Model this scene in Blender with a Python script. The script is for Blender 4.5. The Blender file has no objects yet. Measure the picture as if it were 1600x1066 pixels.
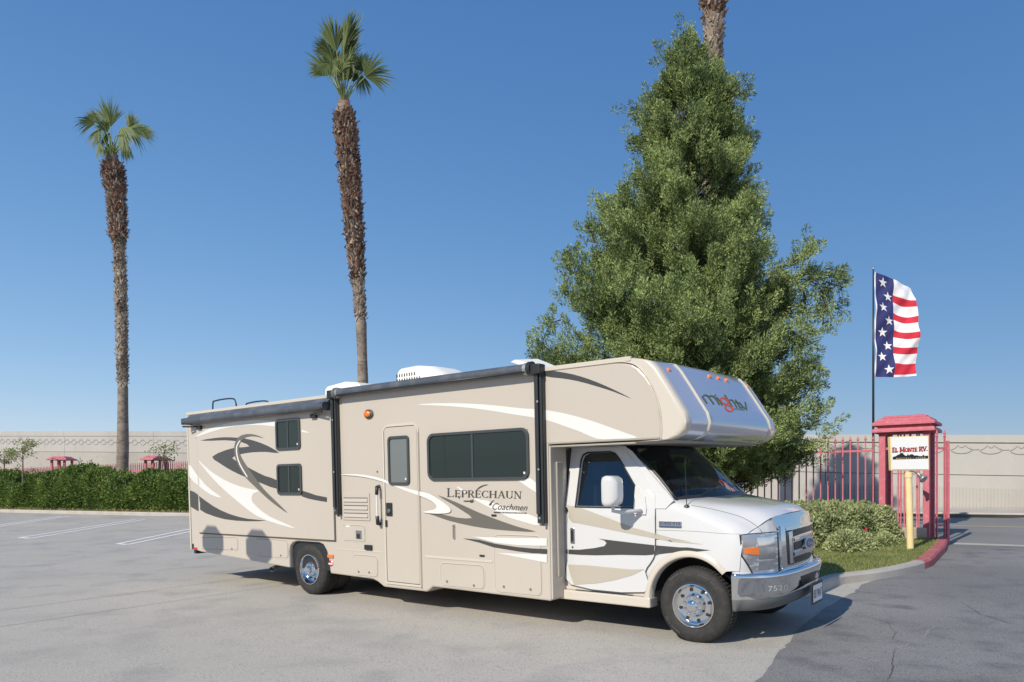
import bpy, bmesh, math, random
import numpy as np
from mathutils import Vector, Matrix
from mathutils.bvhtree import BVHTree
random.seed(7); RNG = np.random.default_rng(7)
PI = math.pi
scene = bpy.context.scene
COL = scene.collection

# ------------------------------------------------------------------ camera
FPX, HOR, CAMZ = 1163.5, 768.4, 1.479
cd = bpy.data.cameras.new('camera'); cam = bpy.data.objects.new('camera', cd); COL.objects.link(cam)
cam.location = (0, 0, CAMZ); cam.rotation_euler = (PI/2, 0, 0)
cd.sensor_width = 36; cd.lens = FPX/1600*36; cd.shift_y = (HOR-533)/1600
cd.clip_end = 2000; cd.clip_start = 0.05
scene.camera = cam

# ------------------------------------------------------------------ sky, sun, exposure
SUN = Vector((-.927, -1.115, 1.0)).normalized()
world = bpy.data.worlds.new('World'); scene.world = world; world.use_nodes = True
wn = world.node_tree; bg = wn.nodes['Background']
sky = wn.nodes.new('ShaderNodeTexSky'); sky.sky_type = 'NISHITA'; sky.sun_disc = False
sky.sun_elevation = math.asin(SUN.z); sky.sun_rotation = -math.atan2(SUN.x, SUN.y)
sky.air_density = 1.0; sky.dust_density = 0.35; sky.ozone_density = 2.2; sky.altitude = 0
sep = wn.nodes.new('ShaderNodeSeparateColor'); com = wn.nodes.new('ShaderNodeCombineColor'); wn.links.new(sky.outputs[0], sep.inputs[0])
for ch, (ga, am) in enumerate(((.97, .72), (.70, 1.28), (.48, 2.45))):      # film-like response of a deep blue sky, the same in every direction
    pw = wn.nodes.new('ShaderNodeMath'); pw.operation = 'POWER'; pw.inputs[1].default_value = ga; wn.links.new(sep.outputs[ch], pw.inputs[0])
    ml = wn.nodes.new('ShaderNodeMath'); ml.operation = 'MULTIPLY'; ml.inputs[1].default_value = am; wn.links.new(pw.outputs[0], ml.inputs[0]); wn.links.new(ml.outputs[0], com.inputs[ch])
wn.links.new(com.outputs[0], bg.inputs[0]); bg.inputs[1].default_value = 0.103
sd = bpy.data.lights.new('sun', 'SUN'); sd.energy = 3.9; sd.angle = math.radians(0.53); sd.color = (1.0, 0.915, 0.775)
sun = bpy.data.objects.new('sun', sd); COL.objects.link(sun)
sun.rotation_euler = (-SUN).to_track_quat('-Z', 'Y').to_euler(); sun.location = (-20, -20, 20)
vs = scene.view_settings; vs.view_transform = 'Standard'; vs.look = 'None'; vs.gamma = 1; vs.use_curve_mapping = False
vs.exposure = 0.2

# ------------------------------------------------------------------ survey: ground plane and vehicle frame
P0 = Vector((-2.921, 10.654, 0)); TH = 0.9039; ROLL = 0.0331; WB = 5.8; W = 1.238
Fv = Vector((math.sin(TH), -math.cos(TH), 0)); Lv = Vector((math.cos(TH), math.sin(TH), 0))
L2 = Lv*math.cos(ROLL) + Vector((0, 0, 1))*math.sin(ROLL); U2 = Vector((0, 0, 1))*math.cos(ROLL) - Lv*math.sin(ROLL)
G = math.tan(ROLL)
def gh(x, y):
    s = Lv.x*(x-P0.x) + Lv.y*(y-P0.y)
    return G*max(-40.0, min(75.0, s))
def G3(x, y, dz=0): return Vector((x, y, gh(x, y)+dz))
def gnd(px, py):
    d = ((px-800)/FPX, 1.0); dz = (HOR-py)/FPX
    t = (CAMZ + G*(Lv.x*P0.x+Lv.y*P0.y))/(G*(Lv.x*d[0]+Lv.y*d[1])-dz)
    return (d[0]*t, t)
def at(px, Y): return (px-800)/FPX*Y
def zat(py, Y): return CAMZ + (HOR-py)/FPX*Y
org = P0 + L2*W
RV = Matrix(((Fv.x, L2.x, U2.x, org.x), (Fv.y, L2.y, U2.y, org.y), (Fv.z, L2.z, U2.z, org.z), (0, 0, 0, 1)))
RVI = RV.inverted()
def rayl(px, py):
    o = RVI @ Vector((0, 0, CAMZ)); d = (RVI.to_3x3() @ Vector(((px-800)/FPX, 1, (HOR-py)/FPX))).normalized()
    return o, d
def S(px, py, y=-W):
    o, d = rayl(px, py); t = (y-o.y)/d.y; q = o+d*t
    return (q.x, q.z)
def crop(ox, oy, s, pts): return [(ox+a/s, oy+b/s) for a, b in pts]
c1 = lambda pts: crop(280, 560, 2.804, pts)
c2 = lambda pts: crop(500, 540, 4.442, pts)
c3 = lambda pts: crop(500, 720, 4.2105, pts)
c4 = lambda pts: crop(820, 540, 4.0, pts)
c5 = lambda pts: crop(840, 680, 3.808, pts)
c6 = lambda pts: crop(1000, 700, 3.331, pts)
c9 = lambda pts: crop(860, 690, 7.105, pts)
c10 = lambda pts: crop(1100, 780, 5.33, pts)

# ------------------------------------------------------------------ materials
def mat(name, color, rough=.6, metal=0, spec=.5, coat=0, noise=None, bump=None, trans=0, sss=0, scale_vec=None, space='Object'):
    """noise: list of (scale, detail, color2, lo, hi) layers mixed over the base; bump: list of (scale, strength, dist)"""
    m = bpy.data.materials.new(name); m.use_nodes = True
    nt = m.node_tree; b = nt.nodes['Principled BSDF']
    b.inputs['Base Color'].default_value = (*color, 1); b.inputs['Roughness'].default_value = rough
    b.inputs['Metallic'].default_value = metal; b.inputs['Specular IOR Level'].default_value = spec
    if coat: b.inputs['Coat Weight'].default_value = coat; b.inputs['Coat Roughness'].default_value = .05
    if trans: b.inputs['Transmission Weight'].default_value = trans
    tc = nt.nodes.new('ShaderNodeTexCoord'); vec = tc.outputs[space]
    if scale_vec:
        mp = nt.nodes.new('ShaderNodeMapping'); mp.inputs['Scale'].default_value = scale_vec
        nt.links.new(vec, mp.inputs[0]); vec = mp.outputs[0]
    cur = None
    for (sc, det, c2_, lo, hi) in (noise or []):
        n = nt.nodes.new('ShaderNodeTexNoise'); n.inputs['Scale'].default_value = sc; n.inputs['Detail'].default_value = det
        nt.links.new(vec, n.inputs['Vector'])
        r = nt.nodes.new('ShaderNodeMapRange'); r.inputs[1].default_value = lo; r.inputs[2].default_value = hi
        nt.links.new(n.outputs[0], r.inputs[0])
        mx = nt.nodes.new('ShaderNodeMix'); mx.data_type = 'RGBA'
        nt.links.new(r.outputs[0], mx.inputs[0])
        if cur is None: mx.inputs[6].default_value = (*color, 1)
        else: nt.links.new(cur, mx.inputs[6])
        mx.inputs[7].default_value = (*c2_, 1); cur = mx.outputs[2]
    if cur is not None: nt.links.new(cur, b.inputs['Base Color'])
    prev = None
    for (sc, st, di) in (bump or []):
        n = nt.nodes.new('ShaderNodeTexNoise'); n.inputs['Scale'].default_value = sc; n.inputs['Detail'].default_value = 6
        nt.links.new(vec, n.inputs['Vector'])
        bp = nt.nodes.new('ShaderNodeBump'); bp.inputs['Strength'].default_value = st; bp.inputs['Distance'].default_value = di
        nt.links.new(n.outputs[0], bp.inputs['Height'])
        if prev: nt.links.new(prev, bp.inputs['Normal'])
        prev = bp.outputs[0]
    if prev: nt.links.new(prev, b.inputs['Normal'])
    return m
def leafmat(name, dark, light, tr=.25, rough=.55, sc=1.2, island=True):
    m = bpy.data.materials.new(name); m.use_nodes = True
    nt = m.node_tree; b = nt.nodes['Principled BSDF']; b.inputs['Roughness'].default_value = rough; b.inputs['Specular IOR Level'].default_value = .25
    g = nt.nodes.new('ShaderNodeNewGeometry'); tc = nt.nodes.new('ShaderNodeTexCoord')
    n = nt.nodes.new('ShaderNodeTexNoise'); n.inputs['Scale'].default_value = sc; n.inputs['Detail'].default_value = 4
    nt.links.new(tc.outputs['Object'], n.inputs['Vector'])
    ad = nt.nodes.new('ShaderNodeMath'); ad.operation = 'MULTIPLY_ADD'
    nt.links.new(g.outputs['Random Per Island'], ad.inputs[0]); ad.inputs[1].default_value = .45; nt.links.new(n.outputs[0], ad.inputs[2])
    r = nt.nodes.new('ShaderNodeMapRange'); r.inputs[1].default_value = .4; r.inputs[2].default_value = 1.05; nt.links.new(ad.outputs[0], r.inputs[0])
    mx = nt.nodes.new('ShaderNodeMix'); mx.data_type = 'RGBA'; nt.links.new(r.outputs[0], mx.inputs[0])
    mx.inputs[6].default_value = (*dark, 1); mx.inputs[7].default_value = (*light, 1)
    nt.links.new(mx.outputs[2], b.inputs['Base Color'])
    t = nt.nodes.new('ShaderNodeBsdfTranslucent'); nt.links.new(mx.outputs[2], t.inputs[0])
    ms = nt.nodes.new('ShaderNodeMixShader'); ms.inputs[0].default_value = tr
    nt.links.new(b.outputs[0], ms.inputs[1]); nt.links.new(t.outputs[0], ms.inputs[2])
    nt.links.new(ms.outputs[0], nt.nodes['Material Output'].inputs[0])
    return m
def glassmat(name, tint, ior=1.5):
    m = bpy.data.materials.new(name); m.use_nodes = True
    nt = m.node_tree; nt.nodes.remove(nt.nodes['Principled BSDF'])
    t = nt.nodes.new('ShaderNodeBsdfTransparent'); t.inputs[0].default_value = (*tint, 1)
    gl = nt.nodes.new('ShaderNodeBsdfGlossy'); gl.inputs['Roughness'].default_value = .01; gl.inputs[0].default_value = (.9, .95, 1, 1)
    f = nt.nodes.new('ShaderNodeFresnel'); f.inputs[0].default_value = ior
    ms = nt.nodes.new('ShaderNodeMixShader'); nt.links.new(f.outputs[0], ms.inputs[0])
    nt.links.new(t.outputs[0], ms.inputs[1]); nt.links.new(gl.outputs[0], ms.inputs[2])
    nt.links.new(ms.outputs[0], nt.nodes['Material Output'].inputs[0])
    return m
M = {}
M['lot'] = mat('worn_asphalt', (.455, .430, .385), .95, spec=.05,
    noise=[(.7, 7, (.37, .355, .33), .50, .66), (.22, 5, (.485, .455, .41), .42, .62), (1.3, 6, (.34, .33, .312), .52, .78), (70, 3, (.24, .235, .225), .53, .68), (110, 2, (.60, .585, .55), .60, .74)],
    bump=[(90, .35, .01), (25, .15, .01)])
M['drive'] = mat('dark_asphalt', (.205, .203, .202), .88, spec=.25,
    noise=[(.35, 6, (.27, .267, .262), .42, .66), (2.2, 6, (.15, .151, .157), .5, .7), (75, 2, (.09, .09, .094), .53, .68), (120, 1, (.42, .42, .41), .64, .74)],
    bump=[(80, .4, .01), (8, .15, .02)])
M['road'] = mat('road_asphalt', (.20, .198, .19), .9, noise=[(.3, 5, (.25, .245, .23), .4, .7), (60, 2, (.15, .15, .15), .55, .7)], bump=[(60, .2, .01)])
M['kerb'] = mat('kerb_concrete', (.46, .43, .38), .85, noise=[(1.5, 6, (.37, .34, .30), .45, .75), (60, 3, (.32, .30, .27), .58, .75)], bump=[(70, .25, .01)])
M['kerb_red'] = mat('red_kerb_paint', (.44, .115, .125), .8, noise=[(6, 6, (.50, .26, .25), .55, .72), (40, 3, (.34, .09, .1), .55, .7)], bump=[(70, .25, .01)])
M['paint_w'] = mat('road_paint_white', (.82, .81, .79), .7, noise=[(18, 5, (.6, .59, .57), .62, .8)])
M['paint_y'] = mat('road_paint_yellow', (.62, .48, .25), .7, noise=[(18, 5, (.40, .34, .22), .55, .75)])
M['soil'] = mat('planting_soil', (.20, .165, .115), .95, noise=[(3, 6, (.28, .22, .15), .4, .7), (40, 3, (.10, .085, .06), .5, .7)], bump=[(30, .8, .03)])
M['turf'] = mat('lawn_turf', (.13, .17, .055), .95, noise=[(2, 6, (.20, .20, .08), .4, .7), (50, 3, (.07, .10, .03), .5, .7)], bump=[(80, .8, .02)])
M['wall'] = mat('wall_concrete', (.45, .437, .41), .9, noise=[(.25, 6, (.39, .375, .35), .4, .7), (3, 6, (.45, .435, .41), .5, .7), (.9, 8, (.36, .35, .33), .62, .8)], bump=[(12, .15, .01)], scale_vec=(1, 1, .6))
M['wall_low'] = mat('wall_concrete_low', (.43, .41, .375), .92, noise=[(.25, 6, (.37, .35, .32), .4, .7), (4, 6, (.33, .31, .28), .55, .75)], bump=[(12, .2, .01)])
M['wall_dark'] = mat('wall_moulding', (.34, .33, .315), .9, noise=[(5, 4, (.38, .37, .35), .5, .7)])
M['red'] = mat('fence_red_paint', (.54, .14, .18), .6, spec=.4, noise=[(9, 5, (.60, .22, .25), .5, .75), (3, 6, (.44, .10, .13), .58, .8)])
M['bark'] = mat('palm_bark', (.25, .205, .165), .95, noise=[(6, 6, (.13, .105, .085), .45, .65), (1.2, 5, (.34, .29, .24), .5, .75)], bump=[(14, .8, .04)], scale_vec=(1, 1, 2.2))
M['boot'] = mat('palm_boots', (.33, .27, .21), .95, noise=[(1.1, 5, (.17, .125, .095), .45, .62), (7, 5, (.46, .39, .31), .55, .75)], bump=[(14, .6, .03)])
M['boot_dark'] = mat('palm_boots_dark', (.19, .10, .07), .95, noise=[(2, 5, (.07, .045, .035), .42, .6), (8, 5, (.26, .17, .11), .52, .72)], bump=[(14, .6, .03)])
M['boot_orange'] = mat('palm_sheath', (.40, .17, .07), .9, noise=[(8, 5, (.22, .12, .06), .4, .6)])
M['stem'] = mat('palm_stem', (.22, .27, .08), .6)
M['frond'] = leafmat('palm_leaf', (.07, .11, .035), (.25, .31, .12), .35, .5, .8)
M['cedar'] = leafmat('cedar_leaf', (.035, .07, .025), (.46, .56, .21), .16, .6, 1.3)
M['trunk'] = mat('cedar_bark', (.13, .085, .06), .95, noise=[(8, 5, (.07, .045, .03), .4, .6)], bump=[(16, .8, .03)])
M['hedge'] = leafmat('hedge_leaf', (.045, .095, .022), (.27, .37, .09), .25, .4, .6)
M['varieg'] = leafmat('variegated_leaf', (.13, .18, .07), (.62, .66, .34), .25, .5, 3)
M['sapleaf'] = leafmat('sapling_leaf', (.16, .20, .06), (.40, .42, .18), .3, .5, 3)
M['grass'] = leafmat('grass_blade', (.15, .20, .06), (.40, .40, .16), .3, .6, 1.5)
M['flower'] = mat('red_flower', (.55, .01, .04), .6)
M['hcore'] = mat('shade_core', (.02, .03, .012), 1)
M['beige'] = mat('beige_gelcoat', (.53, .482, .42), .28, spec=.45, coat=.2, noise=[(.5, 4, (.505, .456, .395), .4, .7), (9, 6, (.50, .45, .385), .62, .85)], bump=[(1.3, .05, .03)], scale_vec=(1, 1, .45))
M['cream'] = mat('cream_cap', (.60, .55, .475), .25, spec=.5, coat=.3)
M['under'] = mat('cabover_under', (.36, .34, .30), .5)
M['white'] = mat('white_car_paint', (.63, .635, .64), .16, spec=.5, coat=.6)
M['roofw'] = mat('roof_white', (.80, .79, .74), .6)
M['trim'] = mat('cream_trim', (.58, .53, .45), .35)
M['seam'] = mat('dark_seam', (.10, .09, .075), .7)
M['black'] = mat('black_plastic', (.022, .024, .026), .4)
M['frame'] = mat('window_frame', (.055, .062, .066), .35)
M['awn'] = mat('awning_vinyl', (.07, .082, .10), .45, noise=[(5, 5, (.12, .13, .15), .45, .7)])
M['awnarm'] = mat('awning_arm', (.045, .05, .052), .35, metal=.3)
M['wglass'] = mat('tinted_glass', (.022, .034, .032), .03, spec=.38)
M['blind'] = mat('window_blind', (.16, .18, .18), .08, spec=.6)
M['glass'] = glassmat('cab_glass', (.42, .52, .50))
M['dglass'] = glassmat('door_glass', (.40, .52, .55), 2.1)
M['wshield'] = glassmat('windshield_glass', (.34, .44, .40))
M['interior'] = mat('cab_interior', (.05, .052, .055), .8)
M['seatc'] = mat('seat_cloth', (.12, .12, .125), .9)
M['white_dec'] = mat('white_vinyl', (.72, .72, .70), .25, coat=.2)
M['dark_dec'] = mat('charcoal_vinyl', (.06, .06, .058), .3, coat=.2)
M['brown_dec'] = mat('taupe_vinyl', (.135, .125, .108), .3, coat=.2)
M['navy_dec'] = mat('navy_vinyl', (.05, .075, .13), .3, coat=.2)
M['tan_dec'] = mat('tan_vinyl', (.47, .43, .36), .25, coat=.2)
M['chrome'] = mat('chrome', (.78, .79, .80), .06, metal=1)
M['steel'] = mat('brushed_steel', (.55, .55, .55), .25, metal=1)
M['nose'] = mat('metallic_nose', (.62, .64, .71), .18, metal=.5, spec=.6, coat=.6)
M['tyre'] = mat('tyre_rubber', (.026, .025, .024), .75, noise=[(20, 4, (.04, .038, .035), .45, .7)])
M['amber'] = mat('amber_lens', (.85, .20, .03), .2, spec=.6)
M['redlens'] = mat('red_lens', (.60, .03, .04), .2, spec=.6)
M['lens'] = mat('headlight_lens', (.42, .45, .48), .05, metal=.6, spec=.8, noise=[(14, 3, (.75, .78, .8), .5, .6)], scale_vec=(1, .3, 3))
M['valance'] = mat('grey_valance', (.12, .13, .13), .55)
M['gold'] = mat('sign_cream', (.80, .62, .30), .55, noise=[(4, 4, (.86, .72, .42), .4, .7)])
M['signw'] = mat('sign_white', (.85, .85, .84), .4)
M['signred'] = mat('sign_red', (.62, .035, .015), .4)
M['ink'] = mat('ink_black', (.012, .012, .012), .4)
M['flagblue'] = mat('flag_blue', (.028, .035, .15), .8)
M['flagred'] = mat('flag_red', (.56, .02, .045), .8)
M['flagwhite'] = mat('flag_white', (.80, .80, .82), .8)
M['olive'] = mat('olive_print', (.10, .13, .01), .4)
M['orange'] = mat('orange_print', (.80, .09, .02), .4)
M['blue'] = mat('emblem_blue', (.06, .10, .22), .2, metal=.3)
M['rack'] = mat('blue_black_tube', (.02, .03, .045), .35, metal=.4)
M['galv'] = mat('galvanised', (.42, .43, .44), .45, metal=.7)
M['boxc'] = mat('beige_block', (.45, .37, .29), .9, noise=[(6, 5, (.36, .29, .22), .45, .7)])

# ------------------------------------------------------------------ object helpers
def link(o, parent=None):
    COL.objects.link(o)
    if parent is not None: o.parent = parent
    return o
def empty(name, loc=(0, 0, 0), label=None, cat=None, group=None, rz=0):
    o = bpy.data.objects.new(name, None); link(o); o.location = loc; o.rotation_euler = (0, 0, rz); o.empty_display_size = .2
    return tag(o, label, cat, group)
def tag(o, label=None, cat=None, group=None, kind=None):
    if label: o['label'] = label
    if cat: o['category'] = cat
    if group: o['group'] = group
    if kind: o['kind'] = kind
    return o
def me(name, verts, faces, m, parent=None, smooth=False, mats=None, fm=None, kind=None, auto=None):
    d = bpy.data.meshes.new(name); d.from_pydata([tuple(v) for v in verts], [], faces)
    for mm in (mats or [m]): d.materials.append(mm if not isinstance(mm, str) else M[mm])
    if fm is not None: d.polygons.foreach_set('material_index', fm)
    if smooth: d.polygons.foreach_set('use_smooth', [True]*len(d.polygons))
    d.update(); o = bpy.data.objects.new(name, d); link(o, parent)
    if auto: 
        try: d.set_sharp_from_angle(angle=math.radians(auto))
        except Exception: pass
    if kind: o['kind'] = kind
    return o
def npmesh(name, V, T, m, parent=None, kind=None, quads=False, mats=None, fm=None, smooth=False):
    k = 4 if quads else 3
    d = bpy.data.meshes.new(name); V = np.asarray(V, np.float32); T = np.asarray(T, np.int32)
    d.vertices.add(len(V)); d.vertices.foreach_set('co', V.ravel())
    d.loops.add(T.size); d.loops.foreach_set('vertex_index', T.ravel())
    d.polygons.add(len(T)); d.polygons.foreach_set('loop_start', np.arange(len(T), dtype=np.int32)*k)
    try: d.polygons.foreach_set('loop_total', np.full(len(T), k, np.int32))
    except Exception: pass
    for mm in (mats or [m]): d.materials.append(M[mm] if isinstance(mm, str) else mm)
    if fm is not None: d.polygons.foreach_set('material_index', np.asarray(fm, np.int32))
    if smooth: d.polygons.foreach_set('use_smooth', np.ones(len(T), bool))
    d.update(calc_edges=True); d.validate()
    o = bpy.data.objects.new(name, d); link(o, parent)
    if kind: o['kind'] = kind
    return o
class MB:
    def __init__(s): s.v = []; s.f = []; s.m = []
    def add(s, v, f, mi=0):
        b = len(s.v); s.v += [tuple(q) for q in v]; s.f += [tuple(i+b for i in q) for q in f]; s.m += [mi]*len(f); return s
    def box(s, a, b, mi=0):
        x0, y0, z0 = a; x1, y1, z1 = b
        v = [(x0, y0, z0), (x1, y0, z0), (x1, y1, z0), (x0, y1, z0), (x0, y0, z1), (x1, y0, z1), (x1, y1, z1), (x0, y1, z1)]
        return s.add(v, [(0, 3, 2, 1), (4, 5, 6, 7), (0, 1, 5, 4), (1, 2, 6, 5), (2, 3, 7, 6), (3, 0, 4, 7)], mi)
    def obox(s, o, ax, ay, az, mi=0):
        o, ax, ay, az = map(Vector, (o, ax, ay, az))
        v = [o, o+ax, o+ax+ay, o+ay, o+az, o+ax+az, o+ax+ay+az, o+ay+az]
        return s.add(v, [(0, 3, 2, 1), (4, 5, 6, 7), (0, 1, 5, 4), (1, 2, 6, 5), (2, 3, 7, 6), (3, 0, 4, 7)], mi)
    def tube(s, pts, r, n=8, cap=True, mi=0):
        pts = [Vector(p) for p in pts]; rs = r if isinstance(r, (list, tuple)) else [r]*len(pts)
        v = []; f = []; pu = None
        for i, p in enumerate(pts):
            t = (pts[min(i+1, len(pts)-1)]-pts[max(i-1, 0)]).normalized()
            if pu is None: pu = t.orthogonal().normalized()
            pu = (pu-t*pu.dot(t)).normalized(); w = t.cross(pu)
            for k in range(n):
                a = 2*PI*k/n; v.append(p+(pu*math.cos(a)+w*math.sin(a))*rs[i])
        for i in range(len(pts)-1):
            for k in range(n): f.append((i*n+k, i*n+(k+1) % n, (i+1)*n+(k+1) % n, (i+1)*n+k))
        if cap: f.append(tuple(reversed(range(n)))); f.append(tuple((len(pts)-1)*n+k for k in range(n)))
        return s.add(v, f, mi)
    def lathe(s, prof, c, axis='y', n=40, mi=0, sgn=1):
        """prof: (radius, offset along axis)"""
        v = []; f = []
        for (r, h) in prof:
            for k in range(n):
                a = 2*PI*k/n; ca, sa = math.cos(a)*r, math.sin(a)*r
                if axis == 'y': v.append((c[0]+ca, c[1]+h*sgn, c[2]+sa))
                elif axis == 'z': v.append((c[0]+ca, c[1]+sa, c[2]+h))
                else: v.append((c[0]+h*sgn, c[1]+ca, c[2]+sa))
        for i in range(len(prof)-1):
            for k in range(n): f.append((i*n+k, i*n+(k+1) % n, (i+1)*n+(k+1) % n, (i+1)*n+k))
        return s.add(v, f, mi)
    def build(s, name, m, parent=None, smooth=False, mats=None, kind=None, bevel=0, auto=None, seg=2):
        o = me(name, s.v, s.f, m, parent, smooth, mats, s.m if mats else None, kind, auto)
        bm = bmesh.new(); bm.from_mesh(o.data); bmesh.ops.recalc_face_normals(bm, faces=bm.faces); bm.to_mesh(o.data); bm.free()
        if bevel:
            md = o.modifiers.new('bevel', 'BEVEL'); md.width = bevel; md.segments = seg; md.limit_method = 'ANGLE'; md.angle_limit = math.radians(35)
        return o
def catmull(pts, n=6, closed=False):
    P = [Vector(p) for p in pts]; out = []; N = len(P)
    rng = range(N if closed else N-1)
    for i in rng:
        if closed: a, b, c, d = P[(i-1) % N], P[i], P[(i+1) % N], P[(i+2) % N]
        else: a, b, c, d = P[max(i-1, 0)], P[i], P[i+1], P[min(i+2, N-1)]
        for k in range(n):
            t = k/n
            out.append(.5*((2*b)+(c-a)*t+(2*a-5*b+4*c-d)*t*t+(3*b-a-3*c+d)*t**3))
    if not closed: out.append(P[-1])
    return out
def rrect(x0, z0, x1, z1, r, n=5):
    out = []
    for cx, cz, a0 in ((x1-r, z1-r, 0), (x0+r, z1-r, 90), (x0+r, z0+r, 180), (x1-r, z0+r, 270)):
        for k in range(n+1):
            a = math.radians(a0+90*k/n); out.append((cx+r*math.cos(a), cz+r*math.sin(a)))
    return out
def prism(name, poly, y0, y1, m, parent=None, bevel=0, smooth=False):
    """poly in (x,z), extruded along y"""
    n = len(poly); v = [(x, y0, z) for x, z in poly]+[(x, y1, z) for x, z in poly]
    f = [tuple(range(n)), tuple(reversed(range(n, 2*n)))]+[(i, (i+1) % n, n+(i+1) % n, n+i) for i in range(n)]
    mb = MB().add(v, f); return mb.build(name, m, parent, smooth, bevel=bevel)
def ring(name, pa, pb, y0, y1, m, parent=None):
    """frame between outer loop pa and inner loop pb (same count)"""
    n = len(pa); v = [(x, y0, z) for x, z in pa]+[(x, y0, z) for x, z in pb]+[(x, y1, z) for x, z in pa]+[(x, y1, z) for x, z in pb]
    f = []
    for i in range(n):
        j = (i+1) % n
        f += [(i, j, n+j, n+i), (i, 2*n+i, 2*n+j, j), (n+i, n+j, 3*n+j, 3*n+i)]
    return MB().add(v, f).build(name, m, parent, bevel=.002)
def bvh_of(*objs):
    V = []; F = []
    dg = bpy.context.evaluated_depsgraph_get()
    for o in objs:
        e = o.evaluated_get(dg); d = e.to_mesh(); b = len(V)
        V += [tuple(v.co) for v in d.vertices]; F += [tuple(i+b for i in p.vertices) for p in d.polygons]; e.to_mesh_clear()
    return BVHTree.FromPolygons(V, F)
from mathutils.geometry import delaunay_2d_cdt
def fill2d(poly, cell):
    """triangulate a 2D polygon with inner grid points about every cell"""
    pts = [Vector(p[:2]) for p in poly]; out = []
    for i, p in enumerate(pts):
        q = pts[(i+1) % len(pts)]; n = max(1, int((q-p).length/cell)); out += [p+(q-p)*(k/n) for k in range(n)]
    m = len(out); x0 = min(p.x for p in out); x1 = max(p.x for p in out); y0 = min(p.y for p in out); y1 = max(p.y for p in out)
    ins = []
    def inside(x, y):
        c = False; j = m-1
        for i in range(m):
            a, b = out[i], out[j]
            if (a.y > y) != (b.y > y) and x < (b.x-a.x)*(y-a.y)/(b.y-a.y)+a.x: c = not c
            j = i
        return c
    y = y0+cell*.5
    while y < y1:
        x = x0+cell*.5
        while x < x1:
            if inside(x, y): ins.append(Vector((x, y)))
            x += cell
        y += cell
    v, e, f, _, _, _ = delaunay_2d_cdt(out+ins, [], [list(range(m))], 1, 1e-5)
    return [(q.x, q.y) for q in v], [tuple(q) for q in f]
def onto(bvh, pts, off, yfall=-W):
    out = []; cx = sum(p[0] for p in pts)/len(pts); cy = sum(p[1] for p in pts)/len(pts)
    for px, py in pts:
        for k in range(14):
            t = k*.05; o, d = rayl(px+(cx-px)*t, py+(cy-py)*t); h, nrm, _, _ = bvh.ray_cast(o, d)
            if h is not None and (yfall == -W or nrm.dot(d)*(-1 if nrm.x > 0 else 1) > .02 or nrm.y < -.5): break
            if yfall == -W: break
        if h is None or (yfall == -W and h.y > 0):
            x, z = S(px, py, yfall); h = Vector((x, yfall, z)); nrm = Vector((0, -1, 0))
        if nrm.dot(d) > 0: nrm = -nrm
        out.append(h+nrm*off)
    return out
def decal(name, px, bvh, m, parent, off=.002, cell=12, yfall=-W, sm=3, label=None, thick=0):
    pl = [(p.x, p.y) for p in catmull([(a, b, 0) for a, b in px], sm, True)] if sm > 1 else px
    v2, F = fill2d(pl, cell); v = onto(bvh, v2, off, yfall)
    mb = MB().add(v, F); o = mb.build(name, m, parent, smooth=True)
    if thick:
        md = o.modifiers.new('thick', 'SOLIDIFY'); md.thickness = thick; md.offset = 0
    if label: o['label'] = label
    return o
def textmesh(body, shear=0, offset=0, spacing=1.0):
    cu = bpy.data.curves.new('t', 'FONT'); cu.body = body; cu.shear = shear; cu.offset = offset; cu.space_character = spacing; cu.resolution_u = 3
    o = bpy.data.objects.new('t', cu); COL.objects.link(o)
    bpy.context.view_layer.update()
    d = bpy.data.meshes.new_from_object(o.evaluated_get(bpy.context.evaluated_depsgraph_get()))
    v = [(q.co.x, q.co.y) for q in d.vertices]; f = [tuple(p.vertices) for p in d.polygons]
    bpy.data.objects.remove(o); bpy.data.curves.remove(cu); bpy.data.meshes.remove(d)
    xs = [q[0] for q in v]; ys = [q[1] for q in v]; x0, x1, y0, y1 = min(xs), max(xs), min(ys), max(ys)
    return [((x-x0)/(x1-x0), (y-y0)/(y1-y0)) for x, y in v], f
def quadmap(q, uv):
    """q = px corners BL, BR, TR, TL"""
    out = []
    for u, v in uv:
        a = (q[0][0]*(1-u)+q[1][0]*u, q[0][1]*(1-u)+q[1][1]*u); b = (q[3][0]*(1-u)+q[2][0]*u, q[3][1]*(1-u)+q[2][1]*u)
        out.append((a[0]*(1-v)+b[0]*v, a[1]*(1-v)+b[1]*v))
    return out
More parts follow.
